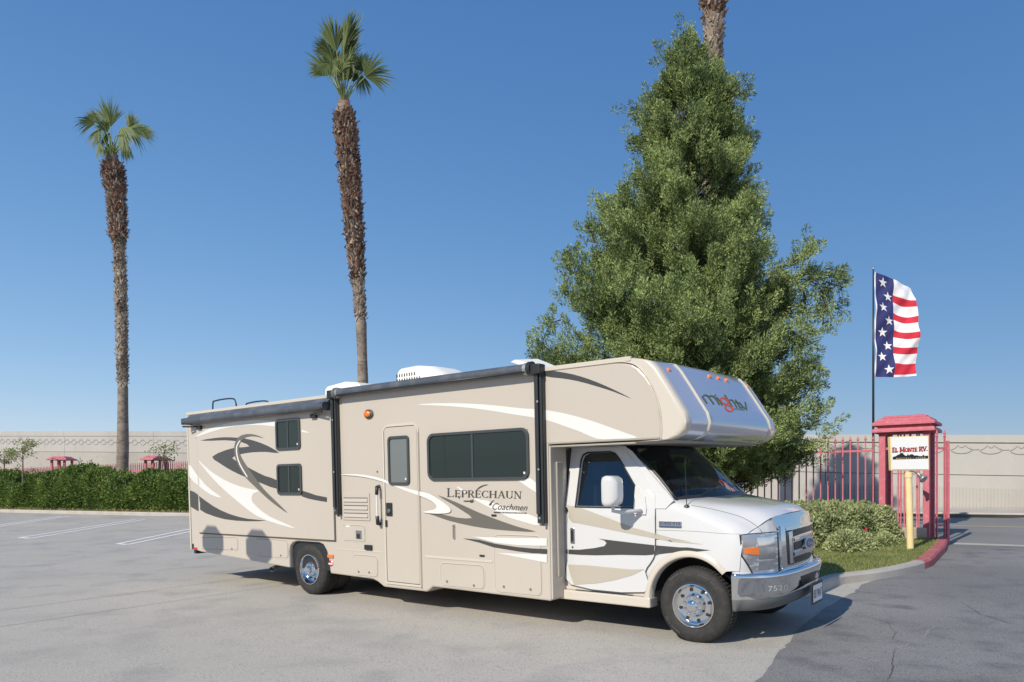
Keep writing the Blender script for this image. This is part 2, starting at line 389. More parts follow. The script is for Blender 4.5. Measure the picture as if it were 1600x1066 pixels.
# serif capitals as strokes: (x0,y0,x1,y1,kind) kind: k thick, n thin ; arcs: ('a',cx,cy,rx,ry,deg0,deg1,kind)
GL = {
'L': (.62, [(.14, 0, .14, 1, 'k'), (.14, .04, .58, .04, 'n'), (.56, .02, .58, .22, 'n')], [(.14, 0), (.14, 1)]),
'E': (.64, [(.14, 0, .14, 1, 'k'), (.14, .04, .58, .04, 'n'), (.14, .96, .56, .96, 'n'), (.14, .52, .46, .52, 'n'), (.56, .02, .58, .22, 'n'), (.54, .98, .55, .80, 'n'), (.46, .42, .46, .62, 'n')], [(.14, 0), (.14, 1)]),
'P': (.62, [(.14, 0, .14, 1, 'k'), (.14, .96, .34, .96, 'n'), (.14, .46, .34, .46, 'n'), ('a', .34, .71, .22, .25, -90, 90, 'k')], [(.14, 0), (.14, 1)]),
'R': (.72, [(.14, 0, .14, 1, 'k'), (.14, .96, .34, .96, 'n'), (.14, .50, .34, .50, 'n'), ('a', .34, .73, .21, .23, -90, 90, 'k'), (.36, .48, .64, 0, 'k')], [(.14, 0), (.14, 1), (.66, 0)]),
'C': (.74, [('a', .42, .5, .34, .47, 45, 315, 'k'), (.66, .96, .66, .74, 'n'), (.66, .06, .67, .24, 'n')], []),
'H': (.84, [(.14, 0, .14, 1, 'k'), (.68, 0, .68, 1, 'k'), (.14, .5, .68, .5, 'n')], [(.14, 0), (.14, 1), (.68, 0), (.68, 1)]),
'A': (.80, [(.10, 0, .40, 1, 'n'), (.40, 1, .70, 0, 'k'), (.22, .34, .58, .34, 'n')], [(.10, 0), (.70, 0)]),
'U': (.80, [(.14, .3, .14, 1, 'k'), (.66, .3, .66, 1, 'n'), ('a', .40, .30, .26, .28, 180, 360, 'k')], [(.14, 1), (.66, 1)]),
'N': (.86, [(.14, 0, .14, 1, 'n'), (.14, 1, .70, 0, 'k'), (.70, 0, .70, 1, 'n')], [(.14, 0), (.12, 1), (.70, 1)]),
'M': (1.0, [(.14, 0, .14, 1, 'k'), (.14, 1, .48, .15, 'k'), (.48, .15, .82, 1, 'n'), (.82, 0, .82, 1, 'k')], [(.14, 0), (.14, 1), (.82, 0), (.82, 1)]),
'O': (.80, [('a', .40, .5, .30, .46, 0, 360, 'k')], []),
'T': (.70, [(.34, 0, .34, 1, 'k'), (.04, .95, .64, .95, 'n'), (.05, .97, .05, .74, 'n'), (.63, .97, .63, .74, 'n')], [(.34, 0)]),
'V': (.78, [(.08, 1, .38, 0, 'k'), (.38, 0, .68, 1, 'n')], [(.08, 1), (.68, 1)]),
' ': (.4, [], []), '.': (.3, [(.12, .02, .12, .16, 'k')], []),
}
def serif(text, k=.15, n=.06, big=1.0, bigset=(0,), sp=.02, ser=.12):
    V = []; F = []; x = 0
    def seg(a, b, w):
        a = Vector(a); b = Vector(b); t = (b-a).normalized(); p = Vector((-t.y, t.x))*w/2; i = len(V)
        V.extend([tuple(a-p), tuple(b-p), tuple(b+p), tuple(a+p)]); F.append((i, i+1, i+2, i+3))
    for ci, ch in enumerate(text):
        w, st, se = GL[ch]; sc = big if ci in bigset else 1.0
        T = lambda a, b: (x+a*sc, b*sc)
        for s_ in st:
            if s_[0] == 'a':
                _, cx, cy, rx, ry, d0, d1, kd = s_; N = 16; i = len(V)
                for q in range(N+1):
                    a = math.radians(d0+(d1-d0)*q/N); wd = (n+(k-n)*abs(math.cos(a)))
                    V.append(T(cx+(rx+wd/2)*math.cos(a), cy+(ry+n/2)*math.sin(a))); V.append(T(cx+(rx-wd/2)*math.cos(a), cy+(ry-n/2)*math.sin(a)))
                for q in range(N): F.append((i+2*q, i+2*q+2, i+2*q+3, i+2*q+1))
            else: seg(T(s_[0], s_[1]), T(s_[2], s_[3]), k if s_[4] == 'k' else n)
        for (a, b) in se:
            yy = .03 if b == 0 else .97
            seg(T(a-ser, yy), T(a+ser, yy), n)
        x += (w+sp)*sc
    return [(a/x, b/big) for a, b in V], F

# ================================================================== GROUND (structure)
def sheet(name, poly, m, dz, kind='structure', parent=None):
    """flat polygon (world x,y) laid on the ground plane"""
    mb = MB().add([G3(x, y, dz) for x, y in poly], [tuple(range(len(poly)))])
    o = mb.build(name, m, parent)
    bm = bmesh.new(); bm.from_mesh(o.data)
    for f in bm.faces:
        if f.normal.z < 0: f.normal_flip()
    bm.to_mesh(o.data); bm.free()
    if kind: o['kind'] = kind
    return o
# one wide ground sheet: asphalt of the lot, reaching the horizon (bends level far away)
xs = [-900, -300, -120, -60, -30, -15, 0, 15, 30, 60, 120, 300, 900]; ys = [-900, -300, -100, -50, -25, -10, 0, 10, 20, 30, 40, 50, 60, 80, 120, 300, 900]
V = [G3(x, y) for y in ys for x in xs]; nx = len(xs)
me('parking_lot', V, [(j*nx+i, j*nx+i+1, (j+1)*nx+i+1, (j+1)*nx+i) for j in range(len(ys)-1) for i in range(nx-1)], 'lot')['kind'] = 'structure'
# directions
FD = Vector((-1.8, 1.0)).normalized()          # the right fence, the road and the wall run this way
KN = gnd(1480, 850)
# road beyond the gate
r0 = Vector(gnd(1481, 849)); far0 = Vector(gnd(1483, 808)); D = Vector((.985, -.173))
rdir = (Vector(gnd(1600, 851))-Vector(gnd(1483, 848))).normalized()
fdir = (Vector(gnd(1600, 808.5))-Vector(gnd(1483, 806))).normalized()
def line2(p, d, s): q = p+d*s; return (q.x, q.y)
RD = (rdir+fdir).normalized()
sheet('road', [line2(r0, RD, -60), line2(r0, RD, 40), line2(far0, RD, 9), line2(far0, RD, -64)], 'road', .004)
ym = Vector(gnd(1540, 823)); n2 = Vector((-RD.y, RD.x))
sheet('yellow_lane_line', [line2(ym-n2*.07, RD, -26), line2(ym-n2*.07, RD, 36), line2(ym+n2*.07, RD, 36), line2(ym+n2*.07, RD, -26)], 'paint_y', .008)
sheet('concrete_gutter', [line2(r0-n2*.25, RD, 0.12), line2(r0-n2*.25, RD, 38), line2(r0+n2*.12, RD, 38), line2(r0+n2*.12, RD, 0.12)], 'kerb', .008)
def kerb(name, pts, m, w=.15, h=.14, side=1, lift=0):
    """kerb stone along a polyline (world xy); side: which side the body lies on"""
    P = [Vector(p) for p in pts]; v = []; f = []
    for i, p in enumerate(P):
        t = (P[min(i+1, len(P)-1)]-P[max(i-1, 0)]).normalized(); nn = Vector((-t.y, t.x))*side
        a = p; b = p+nn*.025; c = p+nn*w; 
        v += [G3(a.x, a.y, -.02), G3(a.x, a.y, h*.75), G3(b.x, b.y, h), G3(c.x, c.y, h), G3(c.x, c.y, -.02)]
    for i in range(len(P)-1):
        for k in range(4): f.append((i*5+k, i*5+k+1, (i+1)*5+k+1, (i+1)*5+k))
    f += [(0, 1, 2, 3, 4), tuple(len(v)-5+k for k in (4, 3, 2, 1, 0))]
    o = MB().add(v, f).build(name, m); o['kind'] = 'structure'; return o
kerb('road_kerb', [line2(far0, RD, -64), line2(far0, RD, 8.5)], 'kerb', w=.25, h=.15, side=1)
# verge between far kerb and wall
WD = Vector((-1.76, 1.0)).normalized(); WP = Vector((16.0, 26.5))
sheet('pavement', [line2(far0+n2*.25, RD, -64), line2(far0+n2*.25, RD, 8), line2(WP, -WD, 7), line2(WP, WD, 70)], 'kerb', .10)
# driveway of darker asphalt with its broken edge
edge = [(1130, 1140), (1180, 1066), (1196, 1050), (1212, 1026), (1232, 1004), (1243, 989), (1262, 972), (1281, 957), (1300, 944), (1311, 938), (1322, 931), (1336, 926), (1346, 914), (1369, 906.5), (1395, 902), (1425, 896), (1455, 885.5), (1463, 877), (1477, 862), (1481, 851)]
ex = [gnd(*q) for q in edge]; rng2 = random.Random(3)
e2 = []
for i in range(len(ex)-1):
    a, b = ex[i], ex[i+1]; n_ = max(1, int(math.dist(a, b)/.12)) if i < 12 else 1
    for k in range(n_):
        t = k/n_; j = .018 if (i < 12) else 0
        e2.append((a[0]+(b[0]-a[0])*t+rng2.uniform(-j, j), a[1]+(b[1]-a[1])*t+rng2.uniform(-j, j)))
e2.append(ex[-1])
sheet('driveway', e2+[line2(r0, RD, 0), line2(r0, RD, 38), (45, -10), (3, -10), (1.2, 2)], 'drive', .006)
# island kerb: outer foot line traced, continuing behind the vehicle
isl = [(1287, 924), (1311, 915), (1340, 910.5), (1369, 907), (1395, 902.5), (1425, 896), (1445, 890)]
ix = [gnd(*q) for q in isl]
t0 = Vector(ix[0]); d0_ = (t0-Vector(ix[2])).normalized(); d1_ = Vector((-1.3, .75)).normalized(); q0 = t0+d0_*.9; q1 = q0+(d0_+d1_).normalized()*1.2
ext = [tuple(q1+d1_*7), tuple(q1+d1_*3), tuple(q1+d1_*1.2), tuple(q1), tuple(q0)]
smooth_c = [(p.x, p.y) for p in catmull([(a, b, 0) for a, b in ext+ix], 3)]
kerb('island_kerb', smooth_c, 'kerb', side=1)
# joint between kerb stones
redp = [gnd(*q) for q in [(1445, 890), (1455, 886), (1463, 877.5), (1472, 868), (1478, 861), (1481, 851)]]
kerb('red_kerb', [(p.x, p.y) for p in catmull([(a, b, 0) for a, b in redp], 3)], 'kerb_red', side=1, w=.19)
# lawn behind kerb
lawn = [(x, y) for x, y in smooth_c]+redp[1:]
lawn_poly = lawn+[gnd(1440, 846), gnd(1400, 842), line2(Vector(gnd(1400, 842)), FD, 13)]
def inset(poly, d):
    out = []
    for i, p in enumerate(poly):
        a = Vector(poly[max(i-1, 0)]); b = Vector(poly[min(i+1, len(poly)-1)]); t = (b-a).normalized(); out.append((p[0]-t.y*d, p[1]+t.x*d))
    return out
lw = inset(lawn, .13)+lawn_poly[len(lawn):]
sheet('lawn', lw, 'turf', .115)
# left lot: kerb, planting bed, bay lines
kl = [Vector(gnd(-260, 794)), Vector(gnd(-60, 799)), Vector(gnd(100, 803)), Vector(gnd(297, 807.5)), Vector(gnd(420, 811))]
kdir = (kl[3]-kl[1]).normalized()
KL = [kl[0], kl[1], kl[2], kl[3], kl[3]+kdir*7, kl[3]+kdir*14]
kerb('lot_kerb', [(p.x, p.y) for p in KL], 'kerb', side=1, w=.3, h=.16)
knv = Vector((-kdir.y, kdir.x)); 
if knv.y < 0: knv = -knv
sheet('planting_bed', [(p.x, p.y) for p in [q+knv*.3 for q in KL]]+[(p.x, p.y) for p in reversed([q+knv*9 for q in KL])], 'soil', .13)
def stripe_line(name, a, b, w=.10):
    a = Vector(a); b = Vector(b); t = (b-a).normalized(); n_ = Vector((-t.y, t.x))*w/2
    return (a-n_, b-n_, b+n_, a+n_)
def hairpin(pa, pb, qa, qb):
    """double bay line closed by a short end: pa->pb and qa->qb, joined at pa-qa"""
    mb = MB()
    for a, b, w in ((pa, pb, .13), (qa, qb, .13), (pa, qa, .16)):
        q = stripe_line('', gnd(*a), gnd(*b), w); mb.add([G3(p.x, p.y, .005) for p in q], [(0, 1, 2, 3)])
    v = mb.v; o = me('bay_line', [(x, y, z+.001*(i//4)) for i, (x, y, z) in enumerate(v)], mb.f, 'paint_w'); o['kind'] = 'structure'; return o
hairpin((31, 840.3), (212, 812), (47, 841.8), (227, 811.8))
hairpin((184, 850), (330, 820), (199, 851.5), (345, 821))
hairpin((-120, 838), (97, 806.6), (-105, 839), (110, 806.3))

M['crack'] = mat('crack_tar', (.085, .083, .08), .9)
M['crack_l'] = mat('crack_dust', (.36, .35, .33), .95)
def crack(px, w, m, dz):
    r = random.Random(int(px[0][0])); P = []
    for i in range(len(px)-1):
        for k in range(7):
            t = k/7; P.append(gnd(px[i][0]+(px[i+1][0]-px[i][0])*t+r.uniform(-2, 2), px[i][1]+(px[i+1][1]-px[i][1])*t+r.uniform(-.8, .8)))
    v = []; 
    for i, p in enumerate(P):
        a = Vector(P[max(i-1, 0)]); b = Vector(P[min(i+1, len(P)-1)]); t = (b-a).normalized(); ww = w*r.uniform(.3, 1.2)*(1-abs(2*i/(len(P)-1)-1)**4)
        v += [G3(p[0]-t.y*ww, p[1]+t.x*ww, dz), G3(p[0]+t.y*ww, p[1]-t.x*ww, dz)]
    o = me('pavement_crack', v, [(2*i, 2*i+1, 2*i+3, 2*i+2) for i in range(len(P)-1)], m); o['kind'] = 'structure'
crack([(1399, 1012), (1396, 1030), (1394, 1045), (1386, 1070)], .006, 'crack', .0085)
crack([(1398, 1016), (1412, 1010), (1428, 1004)], .006, 'crack_l', .0085)
crack([(1440, 1002), (1452, 985), (1462, 978)], .005, 'crack_l', .0085)
crack([(1500, 940), (1530, 960), (1575, 975), (1640, 985)], .005, 'crack', .0085)
crack([(1335, 960), (1385, 972), (1400, 990), (1392, 1004)], .004, 'crack', .0085)

# ================================================================== WALL beyond the road
def lerp(x, xs_, ys_): return float(np.interp(x, xs_, ys_))
ytop = lambda px: lerp(px, [0, 300, 1240, 1600], [674, 674, 679, 680.5])
ycop = lambda px: lerp(px, [0, 300, 1240, 1600], [681.5, 681.5, 690, 693])
ygr = lambda px: lerp(px, [0, 300, 1240, 1360, 1483, 1600], [705.5, 707.5, 737, 740.5, 745, 748])
def wpt(s): q = WP+WD*s; return q
def wpx(s): q = wpt(s); return 800+q.x/q.y*FPX
wall = empty('sound_wall', (*wpt(0), gh(*wpt(0))), 'long pale concrete wall with scalloped frieze beyond the road and red fences', 'wall')
WO = Vector(wall.location); WN = Vector((-WD.y, WD.x))     # away from camera?
if WN.y < 0: WN = -WN
def wz(fn, s): q = wpt(s); return zat(fn(max(-200, min(1800, wpx(s)))), q.y)
def slab(name, s0, s1, zb0, zt0, zb1, zt1, out, m, thick=.3, gap=.012):
    a = wpt(s0+gap)-WN*out; b = wpt(s1-gap)-WN*out; t = WN*(thick+out)
    v = [(a.x, a.y, zb0), (b.x, b.y, zb1), (b.x+t.x, b.y+t.y, zb1), (a.x+t.x, a.y+t.y, zb0), (a.x, a.y, zt0), (b.x, b.y, zt1), (b.x+t.x, b.y+t.y, zt1), (a.x+t.x, a.y+t.y, zt0)]
    v = [Vector(q)-WO for q in v]
    return MB().add(v, [(0, 3, 2, 1), (4, 5, 6, 7), (0, 1, 5, 4), (1, 2, 6, 5), (2, 3, 7, 6), (3, 0, 4, 7)]).build(name, m, wall)
step = 10.25; s = -16.0
while s < 66:
    e = s+step; zt0, zt1 = wz(ytop, s), wz(ytop, e); zc0, zc1 = wz(ycop, s), wz(ycop, e); zg0, zg1 = wz(ygr, s), wz(ygr, e)
    g0, g1 = gh(*wpt(s))-.2, gh(*wpt(e))-.2
    slab('coping', s, e, zc0, zt0, zc1, zt1, .05, 'wall')
    slab('wall_panel', s, e, zg0+.012, zc0-.03, zg1+.012, zc1-.03, 0, 'wall')
    slab('wall_panel', s, e, g0, zg0-.012, g1, zg1-.012, .012, 'wall_low' if wpx(s) < 400 else 'wall')
    s = e
slab('wall_core', -16, 67, -1.2, wz(ycop, -16)-.02, .6, wz(ycop, 67)-.02, -.035, 'valance', thick=.2, gap=0)
# scallop mouldings, one motif per .88 m, where the photograph shows the wall
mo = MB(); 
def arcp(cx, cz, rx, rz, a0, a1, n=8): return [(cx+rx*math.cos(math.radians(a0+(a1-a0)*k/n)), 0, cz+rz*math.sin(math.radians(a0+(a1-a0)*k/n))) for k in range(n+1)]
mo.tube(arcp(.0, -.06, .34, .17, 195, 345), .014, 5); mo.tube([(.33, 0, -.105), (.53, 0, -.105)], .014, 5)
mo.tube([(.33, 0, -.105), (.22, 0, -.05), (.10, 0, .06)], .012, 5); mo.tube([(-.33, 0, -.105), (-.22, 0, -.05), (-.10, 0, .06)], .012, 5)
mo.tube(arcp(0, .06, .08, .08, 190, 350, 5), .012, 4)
mesh0 = None; ang = math.atan2(-WD.y, -WD.x)
for k in range(-17, 74):
    s = k*.88; px = wpx(s)
    if not (-8 < px < 305 or 1225 < px < 1620): continue
    q = wpt(s)-WN*.012; z = wz(ycop, s); hgt = z-wz(ygr, s)
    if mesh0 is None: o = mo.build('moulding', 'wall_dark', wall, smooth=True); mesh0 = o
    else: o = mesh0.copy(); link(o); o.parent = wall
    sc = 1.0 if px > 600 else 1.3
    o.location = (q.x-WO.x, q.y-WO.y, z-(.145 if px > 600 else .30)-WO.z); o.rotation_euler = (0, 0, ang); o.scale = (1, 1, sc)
# ribbed foot on the right
rb = MB(); sl = -12.5
while sl < 4.6:
    q = wpt(sl)-WN*.035-Vector(WO[:2]); g0 = gh(*wpt(sl))-WO.z+.13
    top = zat(lerp(wpx(sl), [1240, 1483, 1600], [755, 761, 765]), wpt(sl).y)-WO.z
    rb.obox((q.x, q.y, g0), (-WD.x*.045, -WD.y*.045, 0), (WN.x*.04, WN.y*.04, 0), (0, 0, top-g0)); sl += .105
rb.build('rib', 'wall_low', wall, kind='stuff')

# ================================================================== RED FENCES
def picket_mesh(h, r=.014, fin=.16):
    mb = MB(); mb.box((-r, -r, 0), (r, r, h-fin))
    mb.lathe([(.0, -.02), (.03, 0), (.03, .018), (.012, .03), (.012, .05), (.032, .062), (.02, .09), (.0, fin)], (0, 0, h-fin), 'z', 6)
    return mb
def fence(name, label, a, b, h, sp, railz, botz=.25, r=.014, rail=.022, n_post=0, skip=None):
    a = Vector(a); b = Vector(b); L = (b-a).length; t = (b-a)/L; root = empty(name, G3(*a), label, 'fence', 'red picket fence runs')
    O = Vector(root.location); yaw = math.atan2(t.y, t.x)
    sl = (gh(*b)-gh(*a))/L
    for zz, nm in ((railz, 'rail'), (botz, 'rail')):
        MB().obox((0, -rail*.6, zz-rail), (L, 0, sl*L), (0, rail*1.2, 0), (0, 0, rail*2)).build(nm, 'red', root).rotation_euler = (0, 0, yaw)
    p0 = picket_mesh(h, r).build('picket', 'red', root); first = True
    n = int(L/sp)
    for i in range(n+1):
        q = a+t*(i*sp); o = p0 if first else link(p0.copy()); o.parent = root; first = False
        o.location = (q.x-O.x, q.y-O.y, gh(*q)-O.z); o.rotation_euler = (0, 0, yaw)
    return root, t, yaw
TB = Vector(gnd(1483, 848.5))                       # end post of the gate run
tw = Vector(gnd(1377, 846)); 
# gate pillar (a small roofed cage of square posts)
Yp = tw.y
tl = Vector((at(1373, 16.3), 16.3)); tr = Vector((at(1452, 15.7), 15.7))
tdir = (tr-tl).normalized(); tn = Vector((-tdir.y, tdir.x)); tw_ = (tr-tl).length
pil = empty('gate_pillar', G3(*tl), 'red steel gate pillar with tiered cap behind the white hire sign', 'pillar', rz=math.atan2(tdir.y, tdir.x))
zr = 2.86*16.0/16.0
gtl = gh(*tl); top = zat(675, 16)-gtl; dep = .75
def post(mb, x, y, w, z0, z1): mb.box((x, y, z0), (x+w, y+w, z1)); return mb
for (x, y, w) in ((0, 0, .13), (tw_-.12, 0, .12), (0, dep-.12, .12), (tw_-.12, dep-.12, .12)):
    post(MB(), x, y, w, 0, top).build('post', 'red', pil, bevel=.006)
k = 0
for x in np.linspace(.13, tw_-.12, 7)[1:-1]:
    post(MB(), x-.014, .05, .028, .18, top).build('bar', 'red', pil)
for y in np.linspace(.12, dep-.12, 4)[1:-1]:
    for x in (.05, tw_-.08): post(MB(), x, y, .028, .18, top).build('bar', 'red', pil)
for x in np.linspace(.13, tw_-.12, 5)[1:-1]: post(MB(), x-.014, dep-.08, .028, .18, top).build('bar', 'red', pil)
for zz in (.2, zat(702, 16)-gtl, top-.05):
    MB().box((.13, .045, zz), (tw_-.12, .075, zz+.05)).build('rail', 'red', pil)
# tiered cap
def tier(x, z0, h, f=0.03):
    o = MB(); c = dep/2; a = x
    v = []
    for (e, z) in ((a, z0), (a, z0+h*.55), (a-f, z0+h)):
        v += [(-e, -e, z), (tw_+e, -e, z), (tw_+e, dep+e, z), (-e, dep+e, z)]
    F_ = [(0, 3, 2, 1), (8, 9, 10, 11)]+[(i, (i+1) % 4, 4+(i+1) % 4, 4+i) for i in range(4)]+[(4+i, 4+(i+1) % 4, 8+(i+1) % 4, 8+i) for i in range(4)]
    o.add(v, F_).build('cap_tier', 'red', pil, bevel=.006)
zb = top
tier(.12, zb, .09); MB().box((-.02, -.02, zb+.09), (tw_+.02, dep+.02, zb+.15)).build('cap_tier', 'red', pil)
tier(.12, zb+.15, .10, .06); tier(.03, zb+.25, .07, .08); tier(-.06, zb+.32, .05, .06)
MB().box((-.02, -.03, -.05), (tw_+.03, dep+.03, .04)).build('base_plate', 'red', pil)
# run right of the pillar, one leaf ending in a post
e1 = tr+tdir*.0; e2_ = Vector((at(1481, 15.65), 15.65))
gr, t_, yw = fence('gate_fence', 'short red picket run between the gate pillar and the road, ending in square post', e1+tdir*.14, e2_-tdir*.04, 2.42, .20, zat(701, 15.7)-gh(*e1), .40)
Lg = (e2_-e1-tdir*.18).length
O = Vector(gr.location); q = e2_-O.xy
post(MB(), -.025, -.025, .05, -.02, 2.17).build('post', 'red', gr).location = (q.x, q.y, gh(*e2_)-O.z)
MB().obox((0, -.03, 0), (Lg+.05, 0, 0), (0, .06, 0), (0, 0, .06)).build('foot_rail', 'red', gr).rotation_euler = (0, 0, yw)
# run left of the pillar behind the cedar
fa = tl+Vector((0, .25)); fb = fa+FD*16
fence('picket_fence', 'red spear-topped picket fence running behind the cedar and low hedge', fa, fb, 2.36, .155, zat(704.5, 16.6)-gh(*fa), .25)
# far left run
LY = 42.0
def fpt(px, d):
    a = KL[2]+knv*d; r = (px-800)/FPX; t = (r*a.y-a.x)/(kdir.x-r*kdir.y); return a+kdir*t
fl0 = fpt(-30, 4.6); fl1 = fpt(330, 4.6)
fz = zat(718, LY)-gh(*fl1)
root, _, _ = fence('picket_fence', 'far red picket fence seen above the dark clipped hedge, left of the motorhome', fl1, fl0, 2.72, .19, 2.22, .5, r=.02, rail=.045)
for (px, lb) in ((90, 'far red roofed fence pillar left of the thinner palm trunk, over the dark hedge'), (238, 'far red roofed fence pillar between palm trunk and motorhome rear')):
    c = fpt(px, 3.9); LY = c.y; p = empty('fence_pillar', G3(*c), lb, 'pillar', 'small red roofed pillars of the far fence'); g = gh(*c)
    tp = zat(719, LY)-g
    for x in (-.46, .34):
        for y in (0, .8): MB().box((x, y, 0), (x+.12, y+.12, tp)).build('post', 'red', p)
    MB().box((-.03, 0, 0), (.06, .06, tp)).build('post', 'red', p)
    for (e, z0, z1, e1_) in ((.66, tp, tp+.10, .60), (.55, tp+.10, tp+.24, .36)):
        v = [(-e, -e+.45, z0), (e, -e+.45, z0), (e, e+.45, z0), (-e, e+.45, z0), (-e1_, -e1_+.45, z1), (e1_, -e1_+.45, z1), (e1_, e1_+.45, z1), (-e1_, e1_+.45, z1)]
        MB().add(v, [(0, 3, 2, 1), (4, 5, 6, 7), (0, 1, 5, 4), (1, 2, 6, 5), (2, 3, 7, 6), (3, 0, 4, 7)]).build('cap_tier', 'red', p)
# beige block and floodlight at the pillar
bq = gnd(1424, 850); b = MB().box((-.26, -.15, 0), (.26, .2, .30)).build('ground_block', 'boxc', None, bevel=.03)
b.location = G3(*bq, .05); tag(b, 'low beige concrete block on the lawn between hedge and red pillar', 'block')
fl = empty('floodlight', (0, 0, 0), 'small round silver floodlight hanging below the sign corner on the red pillar', 'floodlight')
q = Vector((at(1441, 15.3), 15.3, zat(747, 15.3))); fl.location = q
MB().lathe([(0, -.12), (.035, -.10), (.05, -.02), (.085, .02), (.085, .05), (.07, .055), (0, .03)], (0, 0, 0), 'z', 20).build('lamp_head', 'galv', fl, smooth=True).rotation_euler = (2.2, 0, .5)
MB().tube([(0, 0, .0), (-.06, .05, .10), (-.10, .25, .16)], .018, 8).build('bracket', 'galv', fl)

# ================================================================== SIGN
SY = gnd(1422.5, 868)[1]; SX = gnd(1422.5, 868)[0]
sign = empty('hire_sign', G3(SX, SY, .1), 'white square rental sign on a pale yellow round post in the lawn corner', 'sign')
sO = Vector(sign.location); mpx = SY/FPX
lean = Vector((at(1419.3, SY)-SX, 0, zat(738, SY)-sO.z))
MB().tube([(0, 0, 0), lean*.5, lean], .0001, 8)
MB().lathe([(.0, 0), (.062, 0), (.062, .01)], (0, 0, 0), 'z').build('post_foot', 'gold', sign)
MB().tube([(0, 0, -.05), lean*.5, lean*.93], .060, 20).build('post', 'gold', sign, smooth=True, auto=60)
MB().tube([lean*.93, lean*1.0], .070, 20).build('post_collar', 'gold', sign, smooth=True, auto=60)
def sp(px, py, dy=0): return Vector((at(px, SY)-sO.x, dy, zat(py, SY)-sO.z))
q = [(1389.5, 735.5), (1449, 735), (1448, 681.5), (1387.5, 683)]
bd = [sp(*p_, -.07) for p_ in q]; bk = [sp(*p_, .02) for p_ in q]
MB().add(bd+bk, [(0, 1, 2, 3), (7, 6, 5, 4)]+[(i, 4+i, 4+(i+1) % 4, (i+1) % 4) for i in range(4)]).build('sign_box', 'gold', sign, bevel=.006)
qi = [(1391.3, 733.8), (1447.2, 733.4), (1446.4, 683), (1389.3, 684.6)]
MB().add([sp(*p_, -.078) for p_ in qi]+[sp(*p_, -.068) for p_ in qi], [(0, 1, 2, 3), (7, 6, 5, 4)]+[(i, 4+i, 4+(i+1) % 4, (i+1) % 4) for i in range(4)]).build('sign_face', 'signw', sign)
cs = lambda pts: crop(1340, 630, 6.27, pts)
def sflat(name, uvf, quad, m, dy):
    uv, F_ = uvf; P = quadmap(quad, uv); return MB().add([sp(a, b, dy) for a, b in P], F_).build(name, m, sign)
uvb = serif('EL MONTE RV.', .31, .21, 1.22, (0, 3, 9, 10), .0, .19)
sflat('lettering', uvb, cs([(318, 486), (666, 472), (666, 428), (318, 440)]), 'ink', -.0795)
sflat('lettering', serif('EL MONTE RV.', .24, .15, 1.22, (0, 3, 9, 10), .0, .17), cs([(320, 481), (662, 467), (662, 430), (320, 443)]), 'signred', -.081)
sil = cs([(323, 556), (323, 530), (352, 522), (372, 508), (388, 505), (395, 492), (422, 490), (430, 505), (452, 520), (464, 515), (470, 492), (476, 512), (492, 510), (496, 502), (516, 504), (535, 516), (560, 514), (580, 520), (608, 522), (614, 514), (622, 506), (628, 517), (645, 520), (655, 516), (668, 518), (668, 545)])
v2, F2 = fill2d(sil, 50); MB().add([sp(a, b, -.0795) for a, b in v2], F2).build('skyline_print', 'ink', sign)
sflat('lettering', textmesh('RENTALS \u2022 SALES', spacing=1.3), cs([(356, 552), (640, 541), (640, 529), (356, 540)]), 'gold', -.081)

# ================================================================== FLAG
FY = 17.2; fx = at(1364.5, FY); 
flag = empty('flagpole', G3(fx, FY), 'slim dark flagpole flying a tall stars and stripes banner beside the gate pillar', 'flagpole')
fO = Vector(flag.location)
MB().tube([(0, 0, 0), (0, 0, zat(560, FY)-fO.z), (0, 0, zat(421, FY)-fO.z)], [.030, .024, .014], 10).build('pole', 'black', flag, smooth=True)
MB().lathe([(0, -.03), (.025, -.02), (.03, 0), (.02, .025), (0, .03)], (0, 0, zat(420, FY)-fO.z), 'z', 12).build('finial', 'galv', flag, smooth=True)
MB().lathe([(.05, 0), (.05, .12), (.03, .16)], (0, 0, 0), 'z', 14).build('pole_base', 'black', flag)
banner = empty('flag', G3(fx, FY, 3), 'tall stars and stripes flag, blue starred hoist and five red stripes, on the slim pole', 'flag')
bO = Vector(banner.location)
NU, NV = 30, 84
def fpos(u, v):
    # u across 0..1, v down 0..1
    yt = 425+5*u+18*max(0, u)**.9; yb = 588.5+1.5*math.sin(u*3.1)
    wv = 4.0*math.sin(max(0, u-.42)*5.4)*(.3+.7*math.sin(PI*min(1, v*1.1)))*(1 if v > .1 else v*10)
    py = yt+(yb-yt)*v+wv*(1-v)**.2*(0 if v > .985 else 1)
    px = 1366.3+(61+4.5*math.sin(PI*min(1, v*.9+.1)))*u
    d = .05*math.sin(u*7+v*9)*u+.012*math.sin(u*19+v*31)+.018*math.sin(u*11-v*23)*u+.035*math.sin(v*14-u*4)+.10*math.sin(u*3.0+v*2.2)*u
    if v < .14 and u > .45: d += (.14-v)*1.6*(u-.45)
    Y = FY+d-.02
    return Vector((at(px, FY)-bO.x, Y-bO.y, zat(py, FY)-bO.z))
V = [fpos(i/NU, j/NV) for j in range(NV+1) for i in range(NU+1)]
strip = [(0, .155, 2), (.155, .225, 1), (.225, .335, 2), (.335, .405, 1), (.405, .51, 2), (.51, .58, 1), (.58, .68, 2), (.68, .75, 1), (.75, .86, 2), (.86, .975, 1), (.975, 1.1, 2)]
def cell(i, j):
    return (j*(NU+1)+i, j*(NU+1)+i+1, (j+1)*(NU+1)+i+1, (j+1)*(NU+1)+i)
groups = {}
